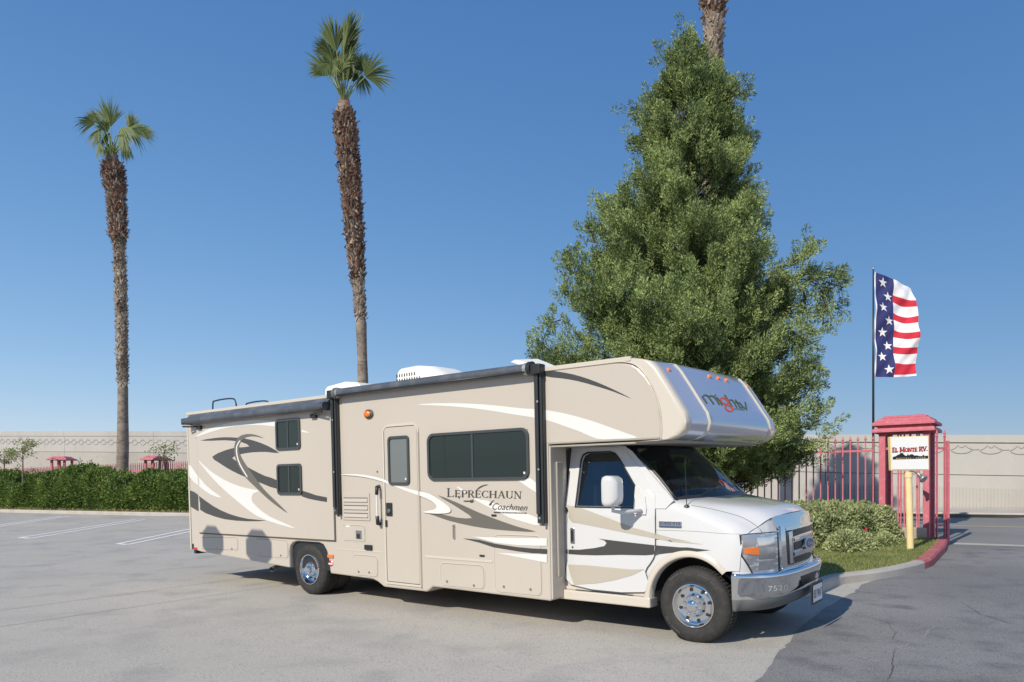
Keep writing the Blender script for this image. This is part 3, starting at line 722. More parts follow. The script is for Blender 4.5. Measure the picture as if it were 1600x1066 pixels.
for j in range(NV):
    for i in range(NU):
        u = (i+.5)/NU; v = (j+.5)/NV
        if u < .035: key = ('hem', 'flagwhite')
        elif u < .47: key = ('canton', 'flagblue')
        else:
            k = next(q for q, s_ in enumerate(strip) if s_[0] <= v < s_[1]); key = (('stripe', k), 'flagred' if strip[k][2] == 1 else 'flagwhite')
        groups.setdefault(key, []).append(cell(i, j))
for (nm, m_), F_ in groups.items():
    used = sorted({i for f in F_ for i in f}); mp_ = {a: b for b, a in enumerate(used)}
    o = me(nm if isinstance(nm, str) else 'stripe', [V[i] for i in used], [tuple(mp_[i] for i in f) for f in F_], m_, banner, smooth=True)
for k in range(8):
    cu, cv = (.20 if k % 2 == 0 else .335), .072+.122*k
    if k == 0: cu = .21
    if k == 6: cu = .17
    pts = []
    for q in range(10):
        a = PI/2+q*PI/5+.12; r = (1 if q % 2 == 0 else .40); du, dv = .115*r*math.cos(a), -.050*r*math.sin(a)
        w_ = fpos(cu+du, cv+dv); w_.y -= .014; pts.append(w_)
    c = fpos(cu, cv); c.y -= .016
    me('star', pts+[c], [(q, (q+1) % 10, 10) for q in range(10)], 'flagwhite', banner)

# ================================================================== MOTORHOME
rv = bpy.data.objects.new('motorhome', None); COL.objects.link(rv); rv.matrix_world = RV
tag(rv, 'long beige and white class C motorhome with swoosh graphics parked on the lot', 'motorhome')
ZT = 2.80; YS = -W
bpy.context.view_layer.update()
# --- house shell: side outline extruded over the width
arch = []
for (x, z) in [(-.42, .365), (-.42, .60), (-.40, .68), (-.33, .74), (-.22, .765), (.28, .765), (.38, .74), (.45, .66), (.50, .52), (.52, .345)]: arch.append((x, z))
bottom = [(-3.16, .51), (-2.89, .478)]+arch+[(1.40, .33), (1.50, .30), (1.61, .245), (2.38, .245), (2.43, .27), (2.49, .315), (4.26, .30)]
shell_poly = bottom+[(4.26, 1.985), (5.585, 1.985), (5.595, 2.10), (5.575, 2.30), (5.535, 2.42), (5.49, 2.52), (5.43, 2.61), (5.355, 2.69), (5.29, 2.73), (5.22, 2.755), (5.05, 2.785), (4.2, ZT), (0, ZT+.01), (-3.18, ZT)]
def shell(y0, y1): return prism('house_body', shell_poly, y0, y1, 'beige', rv, bevel=.02)
house = shell(-W, W)
# roof skin, slightly crowned, with cream edge rail
MB().add([(-3.15, -W+.03, ZT+.005), (5.2, -W+.03, ZT-.0), (5.2, W-.03, ZT), (-3.15, W-.03, ZT+.005), (-3.15, -.6, ZT+.04), (5.2, -.6, ZT+.035), (5.2, .6, ZT+.035), (-3.15, .6, ZT+.04)],
         [(0, 1, 5, 4), (4, 5, 6, 7), (7, 6, 2, 3), (0, 4, 7, 3), (1, 2, 6, 5)]).build('roof', 'roofw', rv)
MB().box((-3.19, -W-.012, ZT-.035), (5.28, -W+.03, ZT+.012)).build('roof_rail', 'trim', rv, bevel=.006)
MB().box((-3.19, W-.03, ZT-.035), (5.28, W+.012, ZT+.012)).build('roof_rail', 'trim', rv, bevel=.006)
MB().box((-3.205, -W-.006, .50), (-3.165, -W+.05, ZT-.04)).build('corner_trim', 'trim', rv, bevel=.006)
# --- nose cap: lofted sections in y, profile in x,z
prof = [(5.30, 2.790), (5.40, 2.775), (5.50, 2.742), (5.565, 2.67), (5.68, 2.49), (5.76, 2.36), (5.838, 2.236), (5.863, 2.14), (5.845, 2.07), (5.80, 2.02), (5.72, 1.985), (5.60, 1.972), (5.30, 1.970)]
def psec(y, dx, ds=1.0):
    return [(5.30+(x-5.30)*ds+(dx if x > 5.45 else dx*.4 if x > 5.35 else 0), y, z) for x, z in prof]
def loft(name, secs, m, smooth=True, auto=40, parent=rv, close=False):
    n = len(secs[0]); v = [p for s_ in secs for p in s_]; f = []
    for i in range(len(secs)-1):
        for k in range(n-1): f.append((i*n+k, i*n+k+1, (i+1)*n+k+1, (i+1)*n+k))
    return MB().add(v, f).build(name, m, parent, smooth=smooth, auto=auto)
for sg in (-1, 1):
    secs = [psec(sg*(W+.004), -.075, .99), psec(sg*(W+.004), -.035, .99), psec(sg*(W-.008), -.012), psec(sg*(W-.05), .0), psec(sg*1.135, .0)]
    side = MB(); sp_ = psec(sg*(W+.004), -.075, .99); 
    o = loft('cap_side', secs, 'cream', auto=50)
    # flat cheek of the cap
    ch = psec(sg*(W+.004), -.075, .99); side.add(ch+[(4.95, sg*(W+.004), 1.972), (5.18, sg*(W+.004), 2.792)], [tuple(range(len(ch)+2))])
    seam = catmull([(5.05, 0, 2.775), (5.22, 0, 2.76), (5.36, 0, 2.70), (5.50, 0, 2.52), (5.58, 0, 2.30), (5.60, 0, 2.10), (5.59, 0, 1.975)], 5)
    chk = [(p.x, sg*(W+.004), p.z) for p in seam]+[q for q in reversed(ch)]
    MB().add(chk, [tuple(range(len(chk)))]).build('cap_cheek', 'cream', rv)
    MB().tube([(p.x, sg*(W+.006), p.z) for p in seam], .007, 6).build('cap_seam', 'trim', rv, smooth=True)
    loft('nose_corner', [psec(sg*1.137, .0), psec(sg*.94, .034), psec(sg*.867, .05)], 'nose', auto=60)
    loft('nose_ridge', [psec(sg*.868, .05), psec(sg*.857, .070), psec(sg*.838, .072), psec(sg*.822, .052)], 'cream', auto=60)
cent = loft('nose_panel', [psec(y, .055+.03*(1-(y/.823)**2)) for y in np.linspace(-.8225, .8225, 13)], 'nose', auto=60)
for y in (-1.04, -.23, 0, .23, 1.04):
    MB().lathe([(0, .022), (.012, .018), (.021, .006), (.023, -.02)], ((5.652 if abs(y) < .5 else 5.580), y, 2.665), 'x', 14).build('marker_light', 'amber', rv, smooth=True)
    pass
MB().box((4.27, -W+.03, 1.955), (5.62, W-.03, 1.972)).build('cabover_floor', 'under', rv)
# front wall of the house beside the cab
for sg in (-1, 1):
    y0, y1 = sorted((sg*(W-.004), sg*.93))
    MB().box((4.262, y0, .32), (4.285, y1, 1.965)).build('front_wall', 'beige', rv, bevel=.008)
    MB().box((4.285, sg*1.09-.06, .55), (4.31, sg*1.09+.06, 1.80)).build('wall_rib', 'under', rv, bevel=.012)
# --- underbody
MB().box((-2.6, -.95, .52), (5.2, .95, .62)).build('chassis', 'black', rv)
MB().box((-2.9, -.42, .34), (5.9, -.34, .5)).box((-2.9, .34, .34), (5.9, .42, .5)).build('frame_rail', 'black', rv)
MB().tube([(-.9, -.75, .42), (-1.0, -.95, .34), (-.95, -1.19, .30)], .038, 14, cap=False).build('exhaust_pipe', 'valance', rv, smooth=True)
MB().box((-3.14, -W-.005, .52), (-3.09, -W+.02, .60)).build('rear_bumper_cap', 'black', rv)
MB().box((-3.26, -1.15, .42), (-3.17, 1.15, .56)).build('rear_bumper', 'black', rv, bevel=.01)
MB().box((-.40, -1.18, .37), (.50, -.60, .76)).build('wheel_well', 'black', rv)
# --- wheels
def wheel(x, yo, sg, r=.37, wd=.24, front=True):
    """yo = outer face y; sg=-1 passenger side"""
    t = empty('wheel', (x, yo, r-.008)); t.parent = rv
    tp = [(.205, .012), (.225, -.002), (.262, -.012), (.30, -.014), (.335, -.004), (.357, .014), (.367, .034), (r, .052), (r, wd*.5), (r, wd-.05), (.357, wd-.01), (.30, wd), (.20, wd)]
    mb = MB().lathe(tp, (0, 0, 0), 'y', 64, sgn=-sg)
    mb.build('tyre', 'tyre', t, smooth=True, auto=35)
    tb = MB()                                    # tread blocks
    for k in range(60):
        a = 2*PI*k/60; ca, sa = math.cos(a), math.sin(a)
        for j, yy in enumerate((.055, .105, .155)):
            o = Vector(((r-.002)*ca, -sg*yy, (r-.002)*sa)); tb.obox(o, (-sa*.026, 0, ca*.026), (0, -sg*.034, 0), (ca*.009, 0, sa*.009))
    tb.build('tread', 'tyre', t, kind='stuff')
    tx = MB()
    for (rr, a0, a1) in ((.305, 35, 80), (.305, 205, 245), (.325, 110, 140)):
        n_ = int((a1-a0)/3)
        for k in range(n_):
            if rng2.random() < .2: continue
            a = math.radians(a0+3*k); ca, sa = math.cos(a), math.sin(a)
            tx.obox((rr*ca, sg*.0145, rr*sa), (-sa*.010, 0, ca*.010), (0, sg*.0015, 0), (ca*rng2.uniform(.008, .016), 0, sa*.016))
    tx.build('sidewall_lettering', mat('tyre_print', (.09, .088, .083), .7), t)
    if front: rp = [(.222, .004), (.214, -.016), (.204, -.018), (.197, -.004), (.190, .02), (.175, .035), (.14, .038), (.115, .032), (.105, .010), (.098, -.018), (.092, -.03), (.060, -.034), (.056, -.05), (.04, -.06), (0, -.064)]
    else: rp = [(.222, .004), (.214, -.016), (.204, -.018), (.197, .0), (.190, .03), (.170, .055), (.14, .062), (.118, .05), (.108, .02), (.102, -.0), (.096, -.008), (.060, -.012), (.056, -.045), (.04, -.055), (0, -.058)]
    MB().lathe(rp, (0, 0, 0), 'y', 64, sgn=-sg).build('rim', 'chrome', t, smooth=True, auto=50)
    yb = -sg*(.0345 if front else .056)
    hb = MB()
    for k in range(8):
        a = 2*PI*(k+.3)/8; n0 = len(hb.v)
        hb.lathe([(0, 0), (.0165, 0), (.0165, -.006), (0, -.006)], (.152*math.cos(a), yb, .152*math.sin(a)), 'y', 14, sgn=-sg)
    hb.build('hand_hole', 'black', t)
    for k in range(8):
        a = 2*PI*(k+.5)/8; dd = .030 if front else .008
        o = MB().lathe([(.014, .012), (.014, -.010), (.010, -.018), (0, -.020)], (.082*math.cos(a), sg*dd, .082*math.sin(a)), 'y', 10, sgn=-sg).build('lug_nut', 'chrome', t, smooth=True)
    return t
wheel(5.79, -1.005, -1); wheel(5.79, 1.005, 1)
wheel(0, -1.19, -1, front=False); wheel(0, 1.19, 1, front=False)
for sg in (-1, 1): MB().lathe([(.2, 0), (.33, -.01), (.362, .03), (.362, .2), (.33, .23), (.2, .23)], (0, sg*.92, .362), 'y', 48, sgn=-sg).build('inner_tyre', 'tyre', rv, smooth=True, auto=40)
MB().tube([(0, -.9, .37), (0, .9, .37)], .06, 12).tube([(5.79, -.8, .33), (5.79, .8, .33)], .05, 12).build('axle', 'black', rv)
# --- slide room: proud panel
slide = prism('slide_room', [(-2.865, .80), (.652, .812), (.652, 2.655), (-2.865, 2.655)], -W-.022, -W+.02, 'beige', rv, bevel=.006)
ring('slide_seal', [(-2.885, .78), (.672, .792), (.672, 2.675), (-2.885, 2.675)], [(-2.862, .803), (.649, .815), (.649, 2.652), (-2.862, 2.652)], -W-.010, -W+.0, 'seam', rv)
bv = bvh_of(house, slide)
# --- storage hatches and other closed panels, outline traced
def hatch(name, pxs, r=.05, m='beige', parent=rv, latch=(), proud=.006, edge='seam', y=-W):
    pts = [S(px, py, y) for px, py in pxs]      # four corners TL, TR, BR, BL
    x0 = (pts[0][0]+pts[3][0])/2; x1 = (pts[1][0]+pts[2][0])/2; z0 = (pts[2][1]+pts[3][1])/2; z1 = (pts[0][1]+pts[1][1])/2
    sl = ((pts[1][1]-pts[0][1])+(pts[2][1]-pts[3][1]))/2/(x1-x0)
    sk = lambda P: [(x, z+sl*(x-(x0+x1)/2)) for x, z in P]
    ring(name+'_frame', sk(rrect(x0-.016, z0-.016, x1+.016, z1+.016, r+.016)), sk(rrect(x0-.004, z0-.004, x1+.004, z1+.004, r+.004)), y-.004, y+.003, 'trim' if m == 'beige' else m, parent)
    prism(name+'_gap', sk(rrect(x0-.0045, z0-.0045, x1+.0045, z1+.0045, r+.004)), y-.0015, y+.002, edge, parent)
    o = prism(name, sk(rrect(x0, z0, x1, z1, r)), y-proud, y-.001, m, parent, bevel=.002)
    for (u, v) in latch:
        cx, cz = x0+(x1-x0)*u, z0+(z1-z0)*v
        lo = MB().lathe([(0, -.012), (.014, -.010), (.017, 0)], (cx, y-proud, cz), 'y', 12).build('latch', 'steel', rv)
        lo.parent = o
    return o, (x0, z0, x1, z1)
hatch('storage_hatch', c1([(92, 783), (255, 788), (258, 838), (97, 836)]), .04, latch=((.45, .12), (.86, .16)))
hatch('storage_hatch', c1([(333, 790), (475, 800), (477, 874), (337, 866)]), .05, latch=((.14, .16), (.8, .14)))
hatch('storage_hatch', c3([(216, 620), (378, 632), (380, 765), (220, 750)]), .06, latch=((.25, .18), (.68, .2)))
hatch('storage_hatch', c3([(795, 675), (1080, 695), (1080, 845), (795, 820)]), .06, latch=((.16, .2), (.78, .14)))
hatch('side_hatch', c3([(1147, 485), (1450, 505), (1460, 885), (1157, 865)]), .06, latch=((.2, .1), (.78, .1)))
hatch('water_hatch', c3([(150, 425), (296, 430), (296, 533), (150, 520)]), .03)
def pl(px, y=-W): return S(px[0], px[1], y)
def boxpx(name, a, b, y0, y1, m, bevel=.003, y=-W, parent=rv):
    (xa, za), (xb, zb_) = pl(a, y), pl(b, y); x0, x1 = sorted((xa, xb)); z0, z1 = sorted((za, zb_))
    return MB().box((x0, y0, z0), (x1, y1, z1)).build(name, m, parent, bevel=bevel)
boxpx('hatch_lock', *c3([(240, 458), (278, 515)]), -W-.016, -W, 'steel')
boxpx('hatch_lock_recess', *c3([(248, 480), (268, 512)]), -W-.019, -W-.0162, 'black')
boxpx('hatch_label', *c3([(172, 424), (200, 438)]), -W-.009, -W-.007, 'white_dec', 0)
# furnace / fridge vent with louvres
vx0, vz1 = pl(c3([(150, 212)])[0]); vx1, vz0 = pl(c3([(332, 395)])[0]); 
ventp = MB().box((vx0, -W-.012, vz0), (vx1, -W+.002, vz1)).build('vent_panel', 'beige', rv, bevel=.004)
for i, f in enumerate((.80, .52, .24)):
    z = vz0+(vz1-vz0)*f
    MB().box((vx0+.03, -W-.014, z-.006), (vx1-.03, -W-.0125, z+.012)).build('louvre_slot', 'seam', ventp)
    MB().obox((vx0+.03, -W-.013, z-.045), (vx1-vx0-.06, 0, 0), (0, -.014, 0), (0, .010, .045)).build('louvre', 'beige', ventp)
# small fittings
boxpx('outlet_cover', *c3([(300, 552), (347, 588)]), -W-.03, -W, 'black', .008)
boxpx('trim_strip', *c3([(104, 583), (420, 600)]), -W-.004, -W, 'trim')
boxpx('trim_strip', *c3([(692, 638), (1137, 655)]), -W-.006, -W, 'trim')
boxpx('vent_slot', *c3([(1130, 353), (1162, 366)]), -W-.012, -W, 'black')
boxpx('vent_slot', *c3([(1052, 618), (1084, 632)]), -W-.012, -W, 'black')
boxpx('label_tag', *c3([(390, 420), (411, 447)]), -W-.003, -W-.001, 'tan_dec', 0)
x, z = pl(c3([(884, 430)])[0]); MB().lathe([(0, -.03), (.012, -.028), (.02, 0)], (x, -W, z), 'y', 12).box((x-.012, -W-.02, z-.15), (x+.012, -W-.006, z-.02)).build('outside_shower_valve', 'steel', rv)
x, z = pl(c3([(379, 72)])[0]); MB().lathe([(0, -.014), (.012, -.012), (.016, 0)], (x, -W, z), 'y', 12).build('keyhole', 'steel', rv)
o = boxpx('marker_light', *c3([(54, 616), (91, 640)]), -W-.018, -W, 'amber', .004)
x, z = pl(c3([(73, 676)])[0]); MB().lathe([(0, -.010), (.035, -.009), (.042, -.004), (.042, 0)], (x, -W, z), 'y', 20).build('round_badge', 'redlens', rv)
boxpx('badge_band', *c3([(60, 672), (88, 684)]), -W-.013, -W-.010, 'white_dec', 0)
boxpx('reflector', *c1([(65, 828), (80, 839)]), -W-.008, -W, 'redlens', 0)
x, z = pl(c2([(342, 476)])[0]); 
pl_ = MB().lathe([(.085, 0), (.085, -.02), (.07, -.03)], (x, -W, z), 'y', 24).build('porch_light', 'valance', rv, smooth=True); pl_.scale = (1, 1, .72); pl_.location = (0, 0, z*.28)
pa = MB().lathe([(.062, -.028), (.05, -.045), (0, -.05)], (x-.01, -W, z), 'y', 24).build('lens', 'amber', pl_, smooth=True)
# --- entry door
dpx = c2([(430, 545), (683, 528)])+c3([(678, 835), (440, 808)])
dx0 = (pl(dpx[0])[0]+pl(dpx[3])[0])/2; dx1 = (pl(dpx[1])[0]+pl(dpx[2])[0])/2; dz1 = pl(dpx[1])[1]-.01; dz0 = pl(dpx[3])[1]
def door_poly(e=0, r=.11):
    P = rrect(dx0-e, dz0-e, dx1+e, dz1+e, r+e, 5); Q = rrect(dx0-e, dz0-e, dx1+e, dz1+e, .012, 5); return P[:12]+Q[12:]
ring('door_frame', door_poly(.0), door_poly(-.028, .10), -W-.014, -W, 'trim', rv)
prism('door_gap', door_poly(-.027, .10), -W-.001, -W+.003, 'seam', rv)
door = prism('entry_door', door_poly(-.036, .09), -W-.012, -W-.001, 'beige', rv, bevel=.004)
MB().tube([(dx1-.012, -W-.018, dz0), (dx1-.012, -W-.018, dz1-.12)], .009, 8).build('hinge', 'trim', rv)
def window(name, pxs, r, split=None, pane='wglass', y=-W, fw=.035, blind=None, label=None, parent=rv):
    pts = [S(px, py, y) for px, py in pxs]
    x0 = (pts[0][0]+pts[3][0])/2; x1 = (pts[1][0]+pts[2][0])/2; z0 = (pts[2][1]+pts[3][1])/2; z1 = (pts[0][1]+pts[1][1])/2
    fr = MB().build(name, 'frame', parent) if False else None
    w_ = ring(name, rrect(x0, z0, x1, z1, r), rrect(x0+fw, z0+fw, x1-fw, z1-fw, max(.01, r-fw*.7)), y-.022, y+.004, 'frame', parent)
    if label: w_['label'] = label
    xs_ = [x0+fw*.7]+([x0+(x1-x0)*split] if split else [])+[x1-fw*.7]
    for i in range(len(xs_)-1):
        yy = y-.006 if i == 0 else y-.010
        g = MB().box((xs_[i], yy, z0+fw*.7), (xs_[i+1], y+.002, z1-fw*.7)).build('pane', pane if not (blind and i in blind) else 'blind', w_)
    if split: MB().box((xs_[1]-.014, y-.018, z0+fw), (xs_[1]+.014, y+.001, z1-fw)).build('mullion', 'frame', w_)
    MB().box((x1-fw-.05, y-.0125, z0+fw+.03), (x1-fw-.025, y-.0108, z0+fw+.055)).build('latch_sticker', 'white_dec', w_)
    return w_, (x0, z0, x1, z1)
window('bunk_window', c1([(424, 268), (530, 262), (535, 398), (428, 405)]), .06, .5, y=-W-.022)
window('bunk_window', c1([(430, 465), (538, 460), (541, 596), (434, 600)]), .06, .5, y=-W-.022)
window('lounge_window', c2([(745, 615), (1450, 566), (1460, 930), (757, 940)]), .10, .47, fw=.032)
dw, _ = window('door_window', c2([(472, 632), (617, 624), (630, 965), (484, 970)]), .055, None, y=-W-.012, fw=.032, blind=(0,))
dw.parent = door
x, z = pl(c3([(463, 320)])[0]); MB().box((x-.055, -W-.028, z-.085), (x+.055, -W-.012, z+.085)).build('door_handle', 'black', door, bevel=.012)
MB().lathe([(.028, 0), (.03, -.012), (.02, -.018), (0, -.018)], (x+.01, -W-.028, z-.02), 'y', 14).build('paddle', 'valance', door, smooth=True)
x, z = pl(c3([(443, 413)])[0]); MB().box((x-.02, -W-.022, z-.045), (x+.02, -W-.012, z+.045)).build('deadbolt', 'black', door, bevel=.005)
# grab handle
x, z1_ = pl(c3([(400, 205)])[0]); _, z0_ = pl(c3([(400, 380)])[0])
gh_ = MB().tube(catmull([(x-.02, -W, z1_+.03), (x-.01, -W-.06, z1_+.05), (x, -W-.07, z1_), (x, -W-.07, z0_), (x-.01, -W-.06, z0_-.05), (x-.02, -W, z0_-.03)], 4), .014, 10).build('grab_handle', 'white_dec', rv, smooth=True)
for zz in (z0_, z1_): 
    sg = 1 if zz == z1_ else -1
    MB().tube([(x-.03, -W-.0, zz+sg*.07), (x-.005, -W-.06, zz+sg*.065), (x, -W-.07, zz-sg*.035)], .024, 10).build('handle_end', 'black', gh_, smooth=True)
# --- awning over the door
ax0, az0 = pl(c2([(110, 330)])[0], -W-.1); ax1, az1 = pl(c2([(1440, 160)])[0], -W-.1)
aw = empty('awning', (0, 0, 0)); aw.parent = rv
azm = (az0+az1)/2
MB().tube([(ax0, -W-.072, az0), (ax1, -W-.072, az1)], .058, 20).build('roller', 'awn', aw, smooth=True, auto=60)
MB().tube([(ax0+.02, -W-.12, az0-.035), (ax1-.02, -W-.12, az1-.035)], .012, 8).build('pull_bar', 'black', aw, smooth=True)
MB().add([(ax0+.04, -W-.05, az0+.055), (ax1-.04, -W-.05, az1+.055), (ax1-.04, -W, az1+.07), (ax0+.04, -W, az0+.07)], [(0, 1, 2, 3)]).build('awning_fabric', 'awn', aw)
for (xx, zz, c) in ((ax0, az0, 'left'), (ax1, az1, 'right')):
    MB().tube([(xx-(.05 if c == 'left' else 0), -W-.072, zz), (xx+(0 if c == 'left' else .05), -W-.072, zz)], .075, 20).build('end_cap', 'black' if c == 'right' else 'valance', aw, smooth=True, auto=60)
    MB().tube([(xx-(.0 if c == 'left' else .05), -W-.072, zz), (xx+(.05 if c == 'left' else .0), -W-.072, zz)], .066, 20).build('roller_collar', 'galv', aw, smooth=True, auto=60)
for (pt, pb, lb) in ((c2([(97, 340)])[0], c3([(125, 365)])[0], 1), (c2([(1515, 165)])[0], c3([(1470, 425)])[0], 2)):
    xt, zt_ = pl(pt, -W-.03); xb, zb_ = pl(pb, -W-.03); xx = (xt+xb)/2
    arm = MB().box((xx-.055, -W-.045, zb_+.02), (xx+.055, -W-.0, zt_)).build('awning_arm', 'awnarm', aw, bevel=.006)
    MB().box((xx-.040, -W-.085, zb_+.12), (xx+.008, -W-.047, zt_-.02)).build('arm_rail', 'awnarm', arm, bevel=.008)
    MB().box((xx+.018, -W-.068, zb_), (xx+.046, -W-.047, zt_-.05)).build('arm_rail', 'awnarm', arm, bevel=.006)
    MB().box((xx-.07, -W-.12, zt_-.06), (xx+.06, -W-.0, zt_+.05)).build('arm_head', 'black', arm, bevel=.012)
    for zz in (zb_+.08, zb_+.6, zt_-.35): MB().lathe([(0, -.008), (.012, -.006), (.014, 0)], (xx+.005, -W-.086, zz), 'y', 8).build('rivet', 'galv', arm)
# slide topper
sa0 = pl(c1([(45, 268)])[0], -W-.12); sa1 = pl(c1([(655, 180)])[0], -W-.12)
tpz = .5*(sa0[1]+sa1[1]); topr = empty('slide_topper', (0, 0, 0)); topr.parent = rv
zt = 2.665
MB().tube([(-3.06, -W-.12, zt-.015), (.66, -W-.12, zt-.015)], .055, 16).build('roller', 'awn', topr, smooth=True, auto=60)
me('topper_fabric', [(-3.06+3.72*i/24, -W-.12-.052*(1-(j/4))-(-.12)*(j/4), zt+.0+(j/4)*.115-.02*math.sin(PI*j/4)-.006*math.sin(i*1.3)*math.sin(PI*j/4)) for j in range(5) for i in range(25)],
   [(j*25+i, j*25+i+1, (j+1)*25+i+1, (j+1)*25+i) for j in range(4) for i in range(24)], 'awn', topr, smooth=True)
for xx, sg in ((-3.05, 1), (.62, -1)):
    MB().box((xx-.02, -W-.17, zt-.07), (xx+.02, -W-.0, zt+.03)).build('end_bracket', 'black', topr, bevel=.01)
    MB().tube([(xx, -W-.15, zt-.10), (xx+sg*.32, -W-.04, zt-.115)], .015, 8).box((xx+sg*.32-.06, -W-.06, zt-.16), (xx+sg*.32+.06, -W-.022, zt-.10)).build('support_arm', 'black', topr)
# --- roof gear
def accover():
    x0, x1 = 1.30, 2.24; y0, y1 = -.62, .02; z0 = ZT+.055
    v = []; 
    prof_ = [(0, 0), (.0, .25), (.04, .31), (.35, .32), (.65, .28), (.92, .16), (1, .06), (1, 0)]
    n = len(prof_)
    ys_ = [(y0, .86), (y0+.05, .97), (y0+.14, 1.0), (y1-.14, 1.0), (y1-.05, .97), (y1, .86)]
    for yy, s_ in ys_:
        for u, h_ in prof_: v.append((x0+(x1-x0)*((u-.5)*(.98+.02*s_)+.5), yy, z0+h_*s_))
    f = [(i*n+k, i*n+k+1, (i+1)*n+k+1, (i+1)*n+k) for i in range(5) for k in range(n-1)]+[tuple(range(n)), tuple(5*n+k for k in reversed(range(n)))]
    return MB().add(v, f).build('air_conditioner', 'roofw', rv, smooth=True, auto=45)
ac = accover()
for k in range(10):
    xx = 1.29+k*.048
    for r_ in range(3):
        if k > 7 and r_ == 0: continue
        MB().box((xx, -.624, ZT+.10+.066*(2-r_)), (xx+.018, -.617, ZT+.10+.066*(2-r_)+.042)).build('grille_slot', 'black', ac)
for k in range(12):
    for r_ in range(3): MB().box((1.238, -.58+k*.048, ZT+.10+.066*r_), (1.2492, -.562+k*.048, ZT+.15+.066*r_)).build('grille_slot', 'black', ac)
MB().box((1.05, -.70, ZT+.03), (2.40, .1, ZT+.05)).build('ac_base', 'roofw', rv)
# max-vent lid at rear of the awning, small vents, folded antenna
v = []; prf = [(0, .02), (0, .10), (.05, .13), (.5, .16), (.8, .13), (.95, .03)]
MB().add([(.15+u*.88, yy, ZT+.03+h_*1.15) for yy in (-.95, -.35) for u, h_ in prf], [(k, k+1, 7+k, 6+k) for k in range(5)]+[(0, 1, 2, 3, 4, 5), (11, 10, 9, 8, 7, 6), (0, 6, 7, 1)]).build('vent_cover', 'roofw', rv, bevel=.012)
MB().box((.95, -.55, ZT+.03), (1.15, -.35, ZT+.08)).build('roof_vent', 'roofw', rv, bevel=.015)
MB().obox((3.62, -.9, ZT+.03), (.22, 0, .0), (0, .45, 0), (-.14, 0, .20)).build('skylight_lid', 'roofw', rv) if False else None
rl = MB().add([(3.50, -.90, ZT+.18), (3.57, -.90, ZT+.20), (3.98, -.90, ZT+.08), (3.91, -.90, ZT+.035), (3.50, -.45, ZT+.18), (3.57, -.45, ZT+.26), (3.98, -.45, ZT+.08), (3.91, -.45, ZT+.035)],
     [(0, 1, 2, 3), (7, 6, 5, 4), (0, 4, 5, 1), (1, 5, 6, 2), (2, 6, 7, 3), (3, 7, 4, 0)]).build('vent_lid', 'roofw', rv, bevel=.008)
# rear ladder hoops over the roof
for yy in (-.62, .02):
    x_ = -3.12
    MB().tube(catmull([(x_-.07, yy-.14, 2.55), (x_-.07, yy-.14, ZT+.17), (x_+.03, yy-.14, ZT+.235), (x_+.52, yy-.14, ZT+.235), (x_+.64, yy-.14, ZT+.17), (x_+.66, yy-.14, ZT+.02)], 5), .013, 8).build('ladder_rail', 'rack', rv, smooth=True)
for zz in (1.0, 1.4, 1.8, 2.2): MB().tube([(-3.2, -.76, zz), (-3.2, -.12, zz)], .012, 8).build('ladder_rung', 'rack', rv)
MB().tube([(-3.2, -.76, .8), (-3.2, -.76, 2.6)], .013, 8).tube([(-3.2, -.12, .8), (-3.2, -.12, 2.6)], .013, 8).build('ladder_rail', 'rack', rv)

# ================================================================== CAB
def ysd(z):      # outer side of the cab (half width) at height z
    return float(np.interp(z, [.40, .55, .62, 1.22, 1.32, 1.40, 1.96], [.990, .990, .990, .99, .975, .955, .83]))
st = [  # (list of 9 points from rocker to centre line) x,y,z  -> passenger side negative y is generated by mirroring
 [(4.28, .955, .42), (4.28, .985, .60), (4.28, .99, .90), (4.28, .985, 1.17), (4.28, .97, 1.24), (4.28, .90, 1.26), (4.28, .70, 1.265), (4.28, .35, 1.27), (4.28, 0, 1.27)],
 [(5.16, .955, .42), (5.16, .985, .60), (5.16, .99, .90), (5.16, .985, 1.17), (5.16, .97, 1.24), (5.16, .90, 1.26), (5.16, .70, 1.265), (5.16, .35, 1.27), (5.16, 0, 1.27)],
 [(5.38, .955, .42), (5.38, .985, .60), (5.38, .99, .90), (5.38, .99, 1.20), (5.38, .975, 1.33), (5.38, .94, 1.385), (5.38, .70, 1.39), (5.38, .35, 1.39), (5.38, 0, 1.39)],
 [(5.60, .965, .44), (5.60, .99, .60), (5.60, .993, .90), (5.60, .988, 1.18), (5.60, .965, 1.315), (5.60, .90, 1.37), (5.62, .72, 1.395), (5.66, .36, 1.405), (5.68, 0, 1.41)],
 [(5.85, .97, .44), (5.85, 1.0, .60), (5.85, 1.0, .88), (5.85, .985, 1.12), (5.85, .945, 1.26), (5.85, .83, 1.325), (5.87, .66, 1.358), (5.89, .33, 1.375), (5.90, 0, 1.38)],
 [(6.05, .97, .62), (6.05, .995, .70), (6.05, .99, .88), (6.05, .97, 1.05), (6.05, .925, 1.185), (6.06, .79, 1.262), (6.09, .62, 1.318), (6.12, .31, 1.34), (6.13, 0, 1.345)],
 [(6.17, .965, .66), (6.17, .98, .72), (6.18, .975, .88), (6.19, .955, 1.01), (6.20, .905, 1.125), (6.22, .77, 1.195), (6.28, .60, 1.272), (6.33, .30, 1.297), (6.34, 0, 1.302)],
 [(6.215, .955, .66), (6.235, .96, .72), (6.25, .95, .88), (6.265, .93, .98), (6.29, .865, 1.075), (6.33, .745, 1.125), (6.40, .59, 1.20), (6.448, .30, 1.232), (6.458, 0, 1.238)],
]
def dens(stations, nu=5, nv=4):
    rows = [catmull(s_, nv) for s_ in stations]; n = len(rows[0]); cols = []
    for k in range(n): cols.append(catmull([r_[k] for r_ in rows], nu))
    return [[cols[k][i] for k in range(n)] for i in range(len(cols[0]))]
D_ = dens(st)
